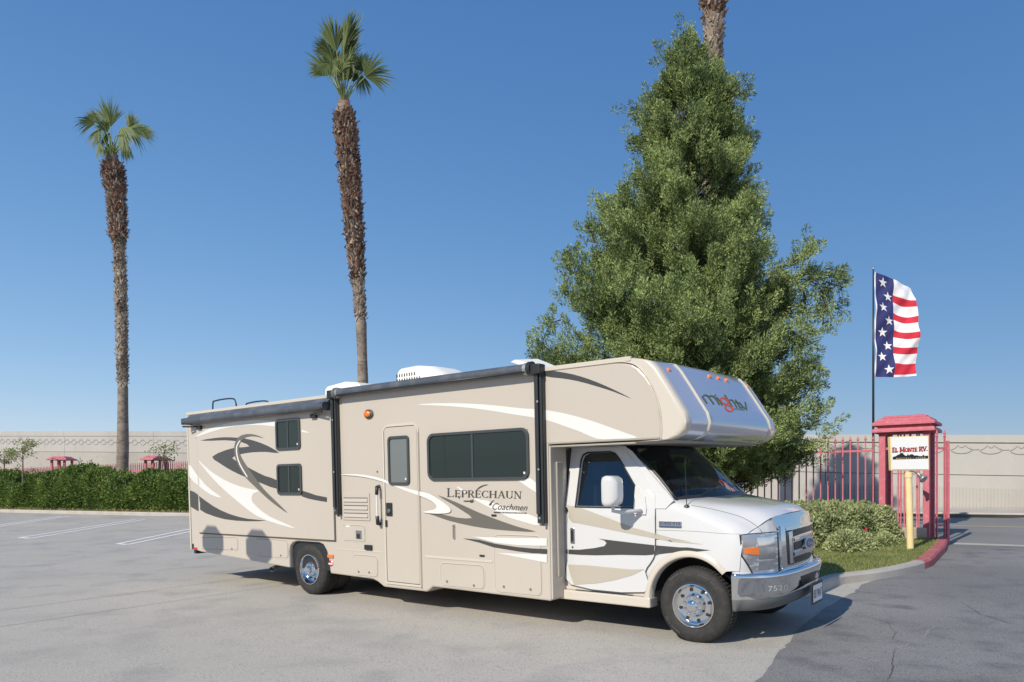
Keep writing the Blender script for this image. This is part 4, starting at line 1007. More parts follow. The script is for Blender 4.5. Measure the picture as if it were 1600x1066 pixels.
def cabside(sg):
    return [[(p.x, sg*p.y, p.z) for p in row] for row in D_]
secs = []
for i in range(len(D_)):
    L_ = [(p.x, -p.y, p.z) for p in D_[i]]; R_ = [(p.x, p.y, p.z) for p in D_[i]][:-1][::-1]
    secs.append(L_+R_)
body = loft('cab_body', secs, 'white', auto=60)
# wheel arch opening: drop faces inside the arch circle on both flanks
AX, AZ, AR = 5.77, .385, .455
bm = bmesh.new(); bm.from_mesh(body.data)
bmesh.ops.subdivide_edges(bm, edges=[e for e in bm.edges if e.calc_length() > .035 and abs(e.verts[0].co.y) > .9 and abs(e.verts[1].co.y) > .9 and 5.2 < e.verts[0].co.x < 6.3], cuts=2, use_grid_fill=True)
for v_ in bm.verts:
    c = v_.co; d_ = math.hypot(c.x-AX, c.z-AZ)
    if abs(c.y) > .9 and d_ < AR+.02 and d_ > AR-.05 and d_ > 1e-4:
        k_ = AR/d_; c.x = AX+(c.x-AX)*k_; c.z = AZ+(c.z-AZ)*k_
kill = [f for f in bm.faces if abs(f.calc_center_median().y) > .9 and math.hypot(f.calc_center_median().x-AX, f.calc_center_median().z-AZ) < AR+.015 and f.calc_center_median().z < 1.0]
kill += [f for f in bm.faces if f not in kill and abs(f.calc_center_median().y) > .85 and 5.9 < f.calc_center_median().x < 6.30 and f.calc_center_median().z < .725]
bmesh.ops.delete(bm, geom=kill, context='FACES'); bm.to_mesh(body.data); bm.free()
for p in body.data.polygons: p.use_smooth = True
# front fascia surface behind lamps and grille
plan = [(6.19, .968), (6.225, .96), (6.255, .945), (6.30, .895), (6.355, .80), (6.415, .67), (6.446, .60), (6.485, .40), (6.508, .20), (6.514, 0)]
pc = catmull([(x, y, 0) for x, y in plan], 4); pcf = [(p.x, -p.y) for p in pc]+[(p.x, p.y) for p in reversed(pc[:-1])]
def fasc(z, pull): return [(x-pull-(.0), y, z) for x, y in pcf]
fascia = loft('front_fascia', [fasc(.665, .03), fasc(.69, .02), fasc(.85, .012), fasc(1.0, .022), fasc(1.10, .038), fasc(1.19, .058)], 'white', auto=70)
bm = bmesh.new(); bm.from_mesh(fascia.data)
for v_ in bm.verts:       # the top line falls towards the wings
    if v_.co.z > 1.0:
        lim = float(np.interp(abs(v_.co.y), [0, .6, .75, .87, .96], [1.225, 1.19, 1.115, 1.065, .98])); v_.co.z = min(v_.co.z, lim)
    if v_.co.z > .86 and abs(v_.co.y) > .86: v_.co.y *= 1-.09*(v_.co.z-.86)/.2*(abs(v_.co.y)-.86)/.1
bm.to_mesh(fascia.data); bm.free()
# greenhouse: pillars and roof, windshield, side glass
zb_, zt2 = 1.385, 1.965
def gp(x, z, e=0): return (x, -ysd(z)-e, z)
# roof
MB().add([(4.28, -.83, 1.955), (4.98, -.83, 1.94), (5.06, -.5, 1.955), (5.09, 0, 1.958), (5.06, .5, 1.955), (4.98, .83, 1.94), (4.28, .83, 1.955)], [tuple(range(7))]).build('cab_roof', 'white', rv)
def sidepoly(name, pts, off, m, mirror=True, parent=rv, thick=.012, smooth=False):
    out = None
    for sg in ((-1, 1) if mirror else (-1,)):
        v2, F = fill2d(pts, .12)
        v = [(x, sg*(ysd(z)+off), z) for x, z in v2]; o = MB().add(v, F).build(name, m, parent, smooth=True)
        md = o.modifiers.new('t', 'SOLIDIFY'); md.thickness = thick; md.offset = 0; out = out or o
    return out
# outline points (x,z): door window opening
wo = [(4.445, 1.315), (4.455, 1.80), (4.475, 1.86), (4.53, 1.885), (4.80, 1.885), (4.865, 1.865), (4.93, 1.80), (5.135, 1.53), (5.14, 1.315)]
shell_g = [(4.30, 1.30), (4.30, 1.955), (4.97, 1.945), (5.06, 1.89), (5.58, 1.385), (5.50, 1.30)]
def ringside(name, outer, inner, off, m, thick=.02):
    """side panel with a hole: bridge outer to inner via bmesh triangle fill"""
    first = None
    for sg in (-1, 1):
        bm = bmesh.new(); E_ = []
        for L_ in (outer, inner):
            vs_ = [bm.verts.new((x, z, 0)) for x, z in L_]
            E_ += [bm.edges.new((vs_[i], vs_[(i+1) % len(vs_)])) for i in range(len(vs_))]
        bmesh.ops.triangle_fill(bm, use_beauty=True, edges=E_)
        for _ in range(3):
            lg = [e for e in bm.edges if e.calc_length() > .15]
            if lg: bmesh.ops.subdivide_edges(bm, edges=lg, cuts=1); bmesh.ops.triangulate(bm, faces=[q for q in bm.faces if len(q.verts) > 3])
        bm.verts.index_update(); bm.verts.ensure_lookup_table()
        v = [(q.co.x, sg*(ysd(q.co.y)+off), q.co.y) for q in bm.verts]; F = [tuple(w.index for w in q.verts) for q in bm.faces]; bm.free()
        o = MB().add(v, F).build(name, m, rv); md = o.modifiers.new('t', 'SOLIDIFY'); md.thickness = thick; md.offset = 0
        first = first or o
    return first
gh1 = ringside('greenhouse_side', shell_g, wo, .002, 'white')
# raised door skin: door outline incl. the window surround
doorline = [(4.365, .46), (4.335, .75), (4.345, 1.25), (4.385, 1.70), (4.42, 1.93), (4.94, 1.925), (5.02, 1.86), (5.22, 1.66), (5.345, 1.50), (5.385, 1.36), (5.385, .90), (5.35, .78), (5.27, .66), (5.255, .45)]
doorline = [(p.x, p.y) for p in catmull([(a, b, 0) for a, b in doorline], 3, True)]
gapo = [(x+(x-4.86)*.011, z+(z-1.18)*.011) for x, z in doorline]
ringside('door_gap', gapo, wo, .010, 'seam', .004)
cdoor = ringside('cab_door', doorline, wo, .014, 'white', .008)
wf = [(p[0]+(p[0]-4.79)*.05, p[1]+(p[1]-1.6)*.055) for p in wo]
ringside('window_rubber', wf, wo, .021, 'black', .006)
for sg in (-1, 1):
    v2, F = fill2d([(4.44, 1.31), (4.45, 1.89), (4.88, 1.89), (5.145, 1.54), (5.145, 1.31)], .2)
    MB().add([(x, sg*(ysd(z)-.005), z) for x, z in v2], F).build('door_glass', 'dglass', rv, smooth=True)
# windshield
bw = [(5.56, .87, 1.385), (5.63, .74, 1.40), (5.72, .40, 1.41), (5.75, 0, 1.415)]
tw2 = [(4.985, .795, 1.925), (5.03, .70, 1.94), (5.10, .38, 1.945), (5.12, 0, 1.945)]
def halfrow(pts): c_ = catmull(pts, 4); return [(p.x, -p.y, p.z) for p in c_]+[(p.x, p.y, p.z) for p in reversed(c_[:-1])]
rb_, rt_ = halfrow(bw), halfrow(tw2)
def mixrow(t, out=0): return [tuple(Vector(a)*(1-t)+Vector(b)*t+Vector((1, 0, 1)).normalized()*(.035*math.sin(PI*t)+out)) for a, b in zip(rb_, rt_)]
wsh = loft('windshield', [mixrow(t) for t in np.linspace(0, 1, 9)], 'wshield', auto=80)
loft('windshield_trim', [mixrow(-.03, .003), mixrow(.015, .006), mixrow(.035, .003)], 'black')
loft('windshield_trim', [mixrow(.955, .004), mixrow(1.0, .006), mixrow(1.03, .006)], 'black')
for sg in (-1, 1):   # A pillar: black rubber strip and painted pillar
    i = 0 if sg < 0 else -1
    pts = [Vector(mixrow(t)[i]) for t in np.linspace(-.03, 1.02, 9)]
    MB().tube(pts, .018, 8).build('windshield_seal', 'black', rv, smooth=True)
    a_ = [(p.x, p.y, p.z) for p in pts]; b__ = [(p.x-.06, sg*(ysd(min(1.96, p.z))+.003), p.z-.02) for p in pts]
    loft('a_pillar', [a_, b__], 'white')
# cowl
loft('cowl', [mixrow(-.03, .0), [(x+.05, y*1.01, z-.018) for x, y, z in rb_], [(x+.09, y*1.02, z-.03) for x, y, z in rb_]], 'valance', auto=80)
# interior
MB().box((5.15, -.78, 1.05), (5.55, .78, 1.33)).build('dashboard', 'interior', rv, bevel=.05)
MB().box((4.29, -.90, .5), (5.3, .90, .62)).build('cab_floor', 'interior', rv)
for yy in (-.42, .42):
    MB().box((4.45, yy-.25, .75), (4.95, yy+.25, 1.0)).box((4.33, yy-.24, .95), (4.47, yy+.24, 1.55)).box((4.33, yy-.13, 1.58), (4.43, yy+.13, 1.78)).build('cab_seat', 'seatc', rv, bevel=.04)
sw = MB(); sw.lathe([(.185, -.012), (.197, 0), (.185, .012), (.173, 0), (.185, -.012)], (0, 0, 0), 'x', 28); sw.box((-.01, -.18, -.02), (.01, .18, .02)); o = sw.build('steering_wheel', 'black', rv, smooth=True); o.location = (5.12, .42, 1.33); o.rotation_euler = (0, -.45, 0)
MB().box((4.27, -.9, 1.35), (4.29, .9, 1.93)).build('cab_back_curtain', 'interior', rv)
MB().box((5.14, -.08, 1.76), (5.17, .16, 1.83)).build('inner_mirror', 'black', rv, bevel=.01)
MB().box((5.06, -.76, 1.78), (5.10, -.06, 1.92)).build('sun_visor', 'seatc', rv, bevel=.01)
MB().add([(5.30, -.72, 1.335), (5.54, -.66, 1.37), (5.60, -.30, 1.38), (5.36, -.34, 1.34)], [(0, 1, 2, 3)]).build('paper_sheet', 'white_dec', rv)
# hood shut lines
cb = bvh_of(body, fascia)
def strokepx(name, px, wpx_, m, off, bvh, n=4, parent=rv, yfall=-.99):
    """thin raised bead through traced pixels"""
    c_ = catmull([(a, b, 0) for a, b in px], n); v = onto(bvh, [(p.x, p.y) for p in c_], off, yfall)
    return MB().tube(v, wpx_, 5).build(name, m, parent, smooth=True)
strokepx('hood_seam', c6([(270, 300), (340, 312), (430, 332), (520, 358), (585, 392), (622, 422), (634, 441)]), .0035, 'seam', 0, cb)
strokepx('panel_crease', c5([(700, 565), (800, 568), (914, 572)])+c6([(330, 438), (430, 446), (520, 449)]), .002, 'seam', -.0005, cb)
strokepx('panel_crease', c5([(180, 525), (300, 533), (450, 542), (680, 547)]), .0022, 'seam', .013, cb)
# flare, running board
fl_ = []
for sg in (-1, 1):
    secs = []
    for a in np.linspace(math.radians(-2), math.radians(177), 30):
        ca, sa = math.cos(a), math.sin(a); el = 1.0
        wv = .075 if a > .6 else .045+.05*a
        if ca > 0: x1_ = AX+.40*ca; 
        r1, r2 = .448, .448+wv
        row = []
        for (rr, yy) in ((r1-.01, .93), (r1, 1.012), (r1+.012, 1.022), (r1+wv*.55, 1.017), (r2, .992)):
            xx = AX+rr*ca*(.93 if ca > 0 else 1.0); zz = AZ+rr*sa+.0
            if xx > 6.05: yy -= (xx-6.05)*.25
            row.append((xx, sg*yy, zz))
        if row[0][2] < .40 and ca > 0: continue
        if ca > .80: continue
        secs.append(row)
    # lower rear leg of the flare
    last = secs[-1]
    secs.append([(x+.0, y, .33) for x, y, z in last])
    loft('wheel_flare', secs, 'cream', auto=60)
    y0, y1 = sorted((sg*.86, sg*1.035))
    MB().box((4.20, y0, .295), (5.335, y1, .40)).build('running_board', 'cream', rv, bevel=.015)
    MB().obox((4.28, sg*.985, .40), (1.05, 0, 0), (0, -sg*.03, 0), (0, 0, .09)).build('rocker_panel', 'cream', rv, bevel=.01)
    y0, y1 = sorted((sg*.96, sg*1.02)); 
    for q in (0, 1): MB().box((4.42, min(sg*(.975+.022*q), sg*(.987+.022*q)), .4), (5.12, max(sg*(.975+.022*q), sg*(.987+.022*q)), .406)).build('step_grip', 'black', rv)
    la = [math.radians(a) for a in range(4, 178, 6)]; lv = [(AX+.452*math.cos(a), sg*yy, AZ+.452*math.sin(a)) for a in la for yy in (.97, .55)]
    MB().add(lv+[(AX, sg*.55, AZ)], [(2*k, 2*k+1, 2*k+3, 2*k+2) for k in range(len(la)-1)]+[(2*k+1, 2*k+3, len(lv)) for k in range(len(la)-1)]).build('wheel_liner', 'black', rv, smooth=True)
# lower front and fender behind wheel closing panel
boxl = MB().box((6.0, -.74, .42), (6.2, .74, .62)).build('front_apron', 'black', rv)
# --- headlights
gv = []; gf = []; gz = [.50, .60, .68, .85, 1.0, 1.10, 1.19, 1.30, 1.42]; gp_ = [.06, .045, .02, .012, .022, .038, .058, .085, .12]
for zz, pu in zip(gz, gp_): gv += [Vector(q) for q in fasc(zz, pu)]
ng = len(pcf)
for i in range(len(gz)-1):
    for k in range(ng-1): gf.append((i*ng+k, i*ng+k+1, (i+1)*ng+k+1, (i+1)*ng+k))
fb_ = BVHTree.FromPolygons(gv, gf)
hl = [(525, 455), (560, 451), (620, 447), (705, 440), (709, 520), (712, 640), (650, 648), (588, 655), (560, 605), (531, 560), (527, 500)]
def drape(name, px, m, off, thick, bvh=None, cell=8, label=None, mirror=False, parent=rv, bevel=0):
    v2, F = fill2d(px, cell); top_ = onto(bvh or fb_, v2, off, -.95); bot = onto(bvh or fb_, v2, off-thick, -.95)
    n = len(top_); 
    edges = {}
    for f in F:
        for i in range(len(f)): e = (f[i], f[(i+1) % len(f)]); edges[e] = 1
    bd_ = [e for e in edges if (e[1], e[0]) not in edges]
    FF = list(F)+[tuple(n+i for i in reversed(f)) for f in F]+[(a, n+a, n+b, b) for a, b in bd_]
    V_ = top_+bot; out = MB().add(V_, FF).build(name, m, parent, smooth=True, auto=40)
    if mirror: MB().add([(p.x, -p.y, p.z) for p in V_], FF).build(name, m, parent, smooth=True, auto=40)
    return out
drape('headlight_bezel', c6([(519, 452), (560, 446), (620, 442), (711, 434), (715, 520), (718, 646), (650, 655), (585, 661), (555, 608), (525, 564), (521, 500)]), 'black', .006, .02, mirror=True)
hlo = drape('headlight', c6(hl), 'lens', .016, .02, mirror=True)
drape('reflector', c6([(600, 470), (690, 462), (695, 505), (610, 512)]), 'chrome', .019, .006)
drape('reflector', c6([(530, 462), (595, 458), (597, 512), (533, 516)]), 'steel', .019, .006)
drape('low_beam_bowl', c6([(612, 590), (680, 585), (698, 626), (606, 632)]), 'chrome', .020, .006)
drape('reflector', c6([(612, 522), (695, 515), (697, 575), (612, 580)]), 'steel', .018, .004)
drape('turn_signal', c6([(538, 522), (610, 518), (612, 556), (540, 552)]), 'amber', .022, .01, mirror=True)
# --- grille
g_out = [(679, 368), (690, 357), (866, 323), (888, 344), (903, 390), (910, 480), (913, 575), (720, 643), (714, 545), (708, 430), (690, 400)]
gri = drape('grille', c6(g_out), 'chrome', .028, .05)
for poly, nm in (([(740, 434), (775, 428), (786, 604), (748, 608)], 'grille_recess'), ([(781, 428), (878, 402), (882, 430), (785, 463)], 'grille_recess'), ([(786, 492), (894, 460), (896, 500), (789, 532)], 'grille_recess'), ([(789, 566), (886, 533), (888, 566), (792, 598)], 'grille_recess')):
    drape(nm, c6(poly), 'black', .031, .004, parent=gri)
drape('grille_bar', c6([(753, 440), (768, 436), (776, 596), (760, 600)]), 'chrome', .044, .02, parent=gri)
drape('grille_edge', c6([(712, 410), (735, 416), (748, 610), (722, 640)]), 'chrome', .040, .02, parent=gri)
drape('grille_edge', c6([(735, 416), (800, 398), (896, 384), (896, 396), (805, 412), (742, 430)]), 'chrome', .042, .02, parent=gri)
for off_ in (0, 72):
    drape('grille_slat', c6([(783, 470+off_), (893, 435+off_), (894, 455+off_), (786, 488+off_)]), 'chrome', .042, .02, parent=gri)
ec = c6([(855, 495)])[0]
def ell(cx, cy, rx, ry, n=20, rot=0): return [(cx+rx*math.cos(2*PI*k/n)*math.cos(rot)-ry*math.sin(2*PI*k/n)*math.sin(rot), cy+rx*math.cos(2*PI*k/n)*math.sin(rot)+ry*math.sin(2*PI*k/n)*math.cos(rot)) for k in range(n)]
drape('emblem_arm', [(ec[0]-11, ec[1]+6), (ec[0]-5, ec[1]-2), (ec[0]+4, ec[1]-3), (ec[0]+4, ec[1]+8)], 'chrome', .046, .02, parent=gri)
drape('emblem', ell(*ec, 7.6, 9.6), 'chrome', .058, .02, parent=gri)
drape('emblem_field', ell(*ec, 5.6, 7.4), 'blue', .061, .004, parent=gri)
uv, F_ = textmesh('Ford', shear=.3)
MB().add(onto(fb_, quadmap([(ec[0]-4.2, ec[1]+3), (ec[0]+4.4, ec[1]+1.4), (ec[0]+4.4, ec[1]-3.4), (ec[0]-4.2, ec[1]-1.8)], uv), .063, -.5), F_).build('emblem_script', 'white_dec', gri)
# --- bumper
bp = [(6.17, .995), (6.215, .99), (6.28, .965), (6.38, .90), (6.465, .80), (6.54, .62), (6.58, .35), (6.592, 0)]
bc = catmull([(x, y, 0) for x, y in bp], 4); bf = [(p.x, -p.y) for p in bc]+[(p.x, p.y) for p in reversed(bc[:-1])]
def bsec(z, pull): return [(x-pull*max(0, min(1, (x-6.20)/.12)), y*(1-.25*pull), z) for x, y in bf]
bump = loft('bumper', [bsec(.670, .16), bsec(.692, .10), bsec(.700, .05), bsec(.692, .015), bsec(.672, .002), bsec(.650, .002), bsec(.60, .018), bsec(.52, .028), bsec(.455, .045), bsec(.44, .07)], 'chrome', auto=75)
val = loft('bumper_valance', [bsec(.452, .052), bsec(.44, .045), bsec(.36, .09), bsec(.335, .12), bsec(.33, .3)], 'valance', auto=75)
bb = bvh_of(bump, val)
drape('bumper_opening', c6([(838, 668), (938, 630), (942, 672), (843, 718)]), 'black', .003, .006, bvh=bb, parent=bump)
uv, F_ = textmesh('7520', spacing=1.1); MB().add(onto(bb, quadmap(c6([(668, 747), (770, 738), (766, 712), (668, 720)]), uv), .002, -.5), F_).build('fleet_number', 'white_dec', bump)
# number plate, standing proud below the bumper
px_ = [(896, 722), (938, 700), (940, 778), (897, 800)]; Pp = [onto(bb, c6([q]), .035, 0)[0] for q in px_]
ctr = sum(Pp, Vector())/4; nrm_ = Vector((1, .0, -.02)).normalized()
def platept(u, v, e): return Vector((6.615+e, -.02+(u-.5)*.31-.0, .43+(v-.5)*.155))
o_, d_ = rayl(*c6([(917, 750)])[0]); t_x = (6.615-o_.x)/d_.x; pcn = o_+d_*t_x
def platept(u, v, e): return Vector((6.615+e, pcn.y+(u-.5)*.31, pcn.z+(v-.5)*.17))
prt = MB().add([platept(a, b, e) for e in (0, .012) for a, b in ((-.1, -.15), (1.1, -.15), (1.1, 1.15), (-.1, 1.15))], [(0, 3, 2, 1), (4, 5, 6, 7)]+[(i, (i+1) % 4, 4+(i+1) % 4, 4+i) for i in range(4)]).build('plate_holder', 'black', rv)
plate = MB().add([platept(a, b, .016) for a, b in ((0, 0), (1, 0), (1, 1), (0, 1))], [(0, 1, 2, 3)]).build('number_plate', 'signw', rv)
uv, F_ = textmesh('8E19047'); MB().add([platept(.07+.86*a, .22+.5*b, .018) for a, b in uv], F_).build('plate_number', 'navy_dec', plate)
# --- mirrors, handles, badge, wipers, aerial
def mirror(sg):
    root = empty('side_mirror', (0, 0, 0)); root.parent = rv
    x0, x1, z0, z1 = 4.99, 5.13, 1.335, 1.645
    y0 = -1.40
    q = rrect(-.5, -.5, .5, .5, .16, 4)
    secs = []
    for (xx, s_) in ((0, .80), (.012, .93), (.05, 1.0), (.10, .97), (.145, .80), (.165, .5)):
        secs.append([(x0+xx, sg*(1.275+.225*(a*s_)), 1.488+.31*(b*s_)) for a, b in q]+[(x0+xx, sg*(1.275+.225*(q[0][0]*s_)), 1.488+.31*(q[0][1]*s_))])
    o = loft('mirror_shell', secs, 'white', auto=60, parent=root)
    MB().add([secs[-1][k] for k in range(len(q))], [tuple(range(len(q)))]).build('mirror_cap', 'white', root)
    MB().add([secs[0][k] for k in range(len(q))], [tuple(reversed(range(len(q))))]).build('mirror_glass', 'chrome', root)
    MB().tube([(5.06, sg*1.26, 1.36), (5.06, sg*1.26, 1.285), (5.10, sg*1.20, 1.272), (5.25, sg*1.03, 1.28)], .020, 10).build('mirror_arm', 'white', root, smooth=True)
    v2, F = fill2d([(5.15, 1.24), (5.15, 1.53), (5.20, 1.50), (5.27, 1.42), (5.30, 1.30), (5.295, 1.24)], .1)
    oo = MB().add([(x, sg*(ysd(z)+.02), z) for x, z in v2], F).build('mirror_foot', 'white', root); md = oo.modifiers.new('t', 'SOLIDIFY'); md.thickness = .03; md.offset = 0
    return root
mirror(-1); mirror(1)
x, z = S(*c5([(212, 598)])[0], -1.0); dh = MB().box((x-.028, -1.02, z-.085), (x+.028, -.998, z+.085)).build('cab_door_handle', 'steel', cdoor, bevel=.008)
MB().box((x-.014, -1.024, z-.06), (x+.014, -1.0205, z+.06)).build('handle_recess', 'black', cdoor)
x, z = S(*c5([(211, 667)])[0], -1.0); MB().lathe([(0, -.010), (.014, -.008), (.016, 0)], (x, -1.0, z), 'y', 12).build('lock_cylinder', 'steel', cdoor)
bd_ = drape('fender_badge', c5([(724, 512), (858, 516), (858, 545), (724, 540)]), 'steel', .010, .012, bvh=cb)
uv, F_ = textmesh('E-450 V10'); MB().add(onto(cb, quadmap(c5([(732, 531), (850, 535), (850, 517), (732, 514)]), uv), .0115, -.99), F_).build('badge_text', 'blue', bd_)
drape('badge_base', c5([(724, 540), (858, 545), (857, 551), (725, 546)]), 'blue', .012, .012, bvh=cb, parent=bd_)
ab = onto(cb, [(1073, 792)], 0, -.9)[0]
MB().lathe([(.028, 0), (.022, .014), (.008, .022), (0, .023)], tuple(ab), 'z', 16).tube([ab+Vector((0, 0, .01)), ab+Vector((-.012, 0, .46))], [.0045, .002], 6).build('aerial', 'black', rv)
for (a, b_) in (((.10, -.55), (.16, .12)), ((.10, .10), (.14, .66))):
    p0_ = Vector((5.70, a[1]-.0, 1.425)); p1_ = Vector((5.60, b_[1], 1.50))
    wp = MB().tube([p0_, p0_*.5+p1_*.5+Vector((0, 0, .03)), p1_], .007, 6)
    q0 = Vector((5.70-.06, a[1]+.10, 1.455)); wp.obox(p1_+Vector((-.03, -.30, -.02)), (-.008, .56, .02), (.01, 0, .006), (-.008, 0, .012)); wp.build('wiper', 'black', rv)
# --- graphics on house and cab
H = lambda nm, pts, m, **k: decal('stripe', pts, bv, m, rv, **k)
H('', c1([(65, 347), (130, 310), (200, 287), (280, 274), (350, 271), (424, 277), (424, 298), (360, 293), (280, 294), (210, 304), (130, 326)]), 'white_dec')
H('', c1([(538, 314), (555, 319), (571, 327), (555, 326), (538, 322)]), 'white_dec')
H('', c1([(93, 360), (150, 350), (200, 346), (255, 348), (310, 356), (360, 372), (400, 390), (438, 415), (380, 410), (320, 412), (270, 420), (232, 437), (280, 465), (320, 488), (375, 515), (430, 535), (430, 572), (360, 547), (290, 520), (230, 492), (175, 458), (145, 431), (205, 402), (255, 391), (308, 386), (270, 366), (200, 359), (150, 361)]), 'dark_dec', sm=2)
H('', c1([(538, 580), (600, 600), (682, 617), (682, 633), (600, 622), (538, 605)]), 'dark_dec', sm=2)
H('', c1([(370, 349), (330, 334), (290, 333), (258, 348), (242, 385), (245, 430), (262, 475), (290, 520), (330, 560), (400, 625), (475, 678), (420, 622), (370, 572), (325, 510), (282, 450), (263, 405), (268, 370), (292, 347), (330, 342)]), 'brown_dec', off=.004)
H('', c1([(266, 360), (251, 385), (252, 425), (266, 468), (296, 518), (300, 516), (271, 466), (257, 424), (256, 386), (269, 363)]), 'white_dec', off=.006, sm=2)
H('', c1([(72, 432), (110, 470), (160, 510), (230, 548), (300, 570), (352, 580), (326, 592), (318, 620), (340, 650), (400, 695), (512, 745), (430, 725), (340, 690), (260, 630), (180, 560), (120, 495)]), 'white_dec', sm=2)
H('', c1([(44, 465), (70, 498), (110, 548), (150, 583), (187, 611), (140, 598), (90, 562), (46, 520)]), 'white_dec', sm=2)
H('', c1([(49, 579), (90, 605), (150, 648), (220, 682), (300, 703), (382, 711), (300, 714), (200, 705), (120, 680), (50, 650)]), 'dark_dec', sm=2)
H('', c2([(668, 412), (750, 403), (850, 400), (1000, 402), (1150, 410), (1300, 425), (1400, 436)])+c4([(120, 402), (250, 425), (400, 465), (530, 510), (640, 550), (705, 577), (560, 584), (455, 584), (350, 540), (250, 505), (120, 462)])+c2([(1350, 480), (1200, 455), (1050, 435), (900, 422), (780, 416)]), 'white_dec', sm=2)
H('', c4([(118, 150), (200, 162), (300, 180), (400, 210), (500, 250), (600, 297), (665, 332), (560, 290), (450, 255), (330, 222), (230, 205), (118, 190)]), 'dark_dec', sm=2)
def cut(pts, m, **k): H('', pts, m, **k)
W1 = [(140, 93), (200, 88), (300, 93), (415, 118), (500, 158), (650, 200), (720, 215), (790, 255), (850, 300), (866, 325), (850, 343), (790, 348), (720, 345), (678, 336), (750, 322), (773, 300), (740, 265), (660, 230), (560, 195), (430, 142), (300, 108), (200, 97)]
cut(c3(W1), 'white_dec', sm=2, off=.015)
cut(c3([(670, 335), (800, 352), (900, 374), (1000, 377), (940, 330), (860, 280), (775, 227), (900, 275), (1050, 343), (1200, 400), (1320, 440), (1422, 467), (1300, 464), (1150, 452), (1000, 430), (850, 395), (750, 360)]), 'brown_dec', sm=2)
cut(c3([(1300, 128), (1385, 115), (1428, 150), (1428, 212), (1380, 182)]), 'white_dec', sm=1)
cut(c3([(1008, 246), (1060, 258), (1100, 262), (1200, 302), (1300, 330), (1430, 375), (1436, 426), (1350, 405), (1250, 375), (1150, 325), (1080, 290)]), 'white_dec', sm=2)
cut(c3([(900, 168), (930, 182), (962, 210), (930, 200)]), 'white_dec', sm=2)
cut(c3([(1005, 499), (1150, 505), (1300, 508), (1495, 510), (1495, 560), (1300, 555), (1150, 538), (1070, 517)]), 'white_dec', sm=1, off=.008)
cut(c3([(942, 510), (1050, 520), (1150, 545), (1300, 568), (1400, 577), (1496, 581), (1496, 611), (1400, 608), (1300, 595), (1150, 570), (1050, 537)]), 'dark_dec', sm=1, off=.009)
cut(c3([(1160, 605), (1300, 612), (1495, 616), (1495, 672), (1440, 660), (1300, 633)]), 'white_dec', sm=1, off=.008)
dv = bvh_of(body, cdoor, gh1)
Cb = lambda pts, m, **k: decal('stripe', pts, dv, m, rv, yfall=-1.0, cell=8, **k)
Cb(c5([(172, 415), (230, 425), (330, 460), (450, 505), (560, 548), (694, 585), (694, 613), (560, 588), (400, 555), (250, 525), (172, 515)]), 'tan_dec', sm=1, off=.0035)
Cb(c5([(696, 585), (800, 612), (914, 635)])+c6([(150, 474), (330, 503), (150, 487)])+c5([(914, 646), (800, 635), (696, 615)]), 'tan_dec', sm=1, off=.003)
Cb(c5([(156, 680), (250, 682), (340, 672), (398, 660), (411, 643), (398, 627), (362, 616), (450, 627), (560, 640), (694, 655), (694, 712), (640, 715), (500, 712), (350, 715), (250, 712), (156, 705)]), 'dark_dec', sm=1, off=.0035)
Cb(c5([(694, 655), (850, 668)])+[(1075, 855.5), (1110, 860), (1090, 862), (1048, 864), (1022, 867)], 'dark_dec', sm=1, off=.003)
Cb(c5([(182, 770), (300, 775), (450, 790), (560, 800), (636, 798), (560, 835), (450, 865), (350, 882), (218, 890), (195, 830)]), 'tan_dec', sm=1, off=.0035)
# --- lettering
def sidetext(nm, uvf, quad, m, bvh, off, yfall=-W, parent=rv):
    uv, F_ = uvf; return MB().add(onto(bvh, quadmap(quad, uv), off, yfall), F_).build(nm, m, parent)
sidetext('lettering', serif('LEPRECHAUN', .15, .055, 1.25, (0,), .05, .13), c3([(835, 238), (1332, 250), (1334, 190), (835, 180)]), 'dark_dec', bv, .0045)
sidetext('lettering', textmesh('Coachmen', shear=.35), c3([(1135, 322), (1365, 328), (1368, 288), (1137, 278)]), 'dark_dec', bv, .0045)
H('', c3([(1145, 335), (1362, 342), (1362, 349), (1145, 344)]), 'dark_dec', sm=1, off=.0045)
sidetext('lettering', textmesh('RECREATIONAL VEHICLES'), c3([(1190, 344), (1350, 348), (1350, 343), (1190, 338)]), 'white_dec', bv, .006)
for pts in ([(1025, 198), (1050, 172), (1085, 158), (1110, 158), (1080, 166), (1050, 182)], [(945, 262), (985, 262), (1015, 252), (990, 268), (955, 270)], [(909, 236), (916, 232), (920, 250), (914, 248)], [(985, 272), (1015, 262), (1005, 276)], [(1112, 292), (1130, 268), (1150, 258), (1135, 272), (1128, 292)]):
    H('', c3(pts), 'dark_dec', sm=2, off=.0055)
nb = bvh_of(cent)
c8 = lambda pts: crop(1080, 560, 7.6125, pts)
def ribbon(pts, w):
    V_ = []; F_ = []
    for i, p in enumerate(pts):
        t = (Vector(pts[min(i+1, len(pts)-1)])-Vector(pts[max(i-1, 0)])).normalized(); n_ = Vector((-t.y, t.x))*w/2
        V_ += [(p[0]-n_.x, p[1]-n_.y), (p[0]+n_.x, p[1]+n_.y)]
    for i in range(len(pts)-1): F_.append((2*i, 2*i+2, 2*i+3, 2*i+1))
    return V_, F_
def nstroke(pts, m, w=13, n=5):
    w = w*1.25
    c_ = [(p.x, p.y) for p in catmull([(a, b, 0) for a, b in pts], n)]
    V_, F_ = ribbon(c_, w); return MB().add(onto(nb, c8(V_), .003, 0), F_).build('lettering', m, rv)
nstroke([(188, 541), (155, 490), (133, 462), (150, 444), (175, 440), (200, 455), (235, 500), (268, 550)], 'olive')
nstroke([(205, 462), (222, 450), (250, 452), (280, 470), (310, 510), (336, 555)], 'olive')
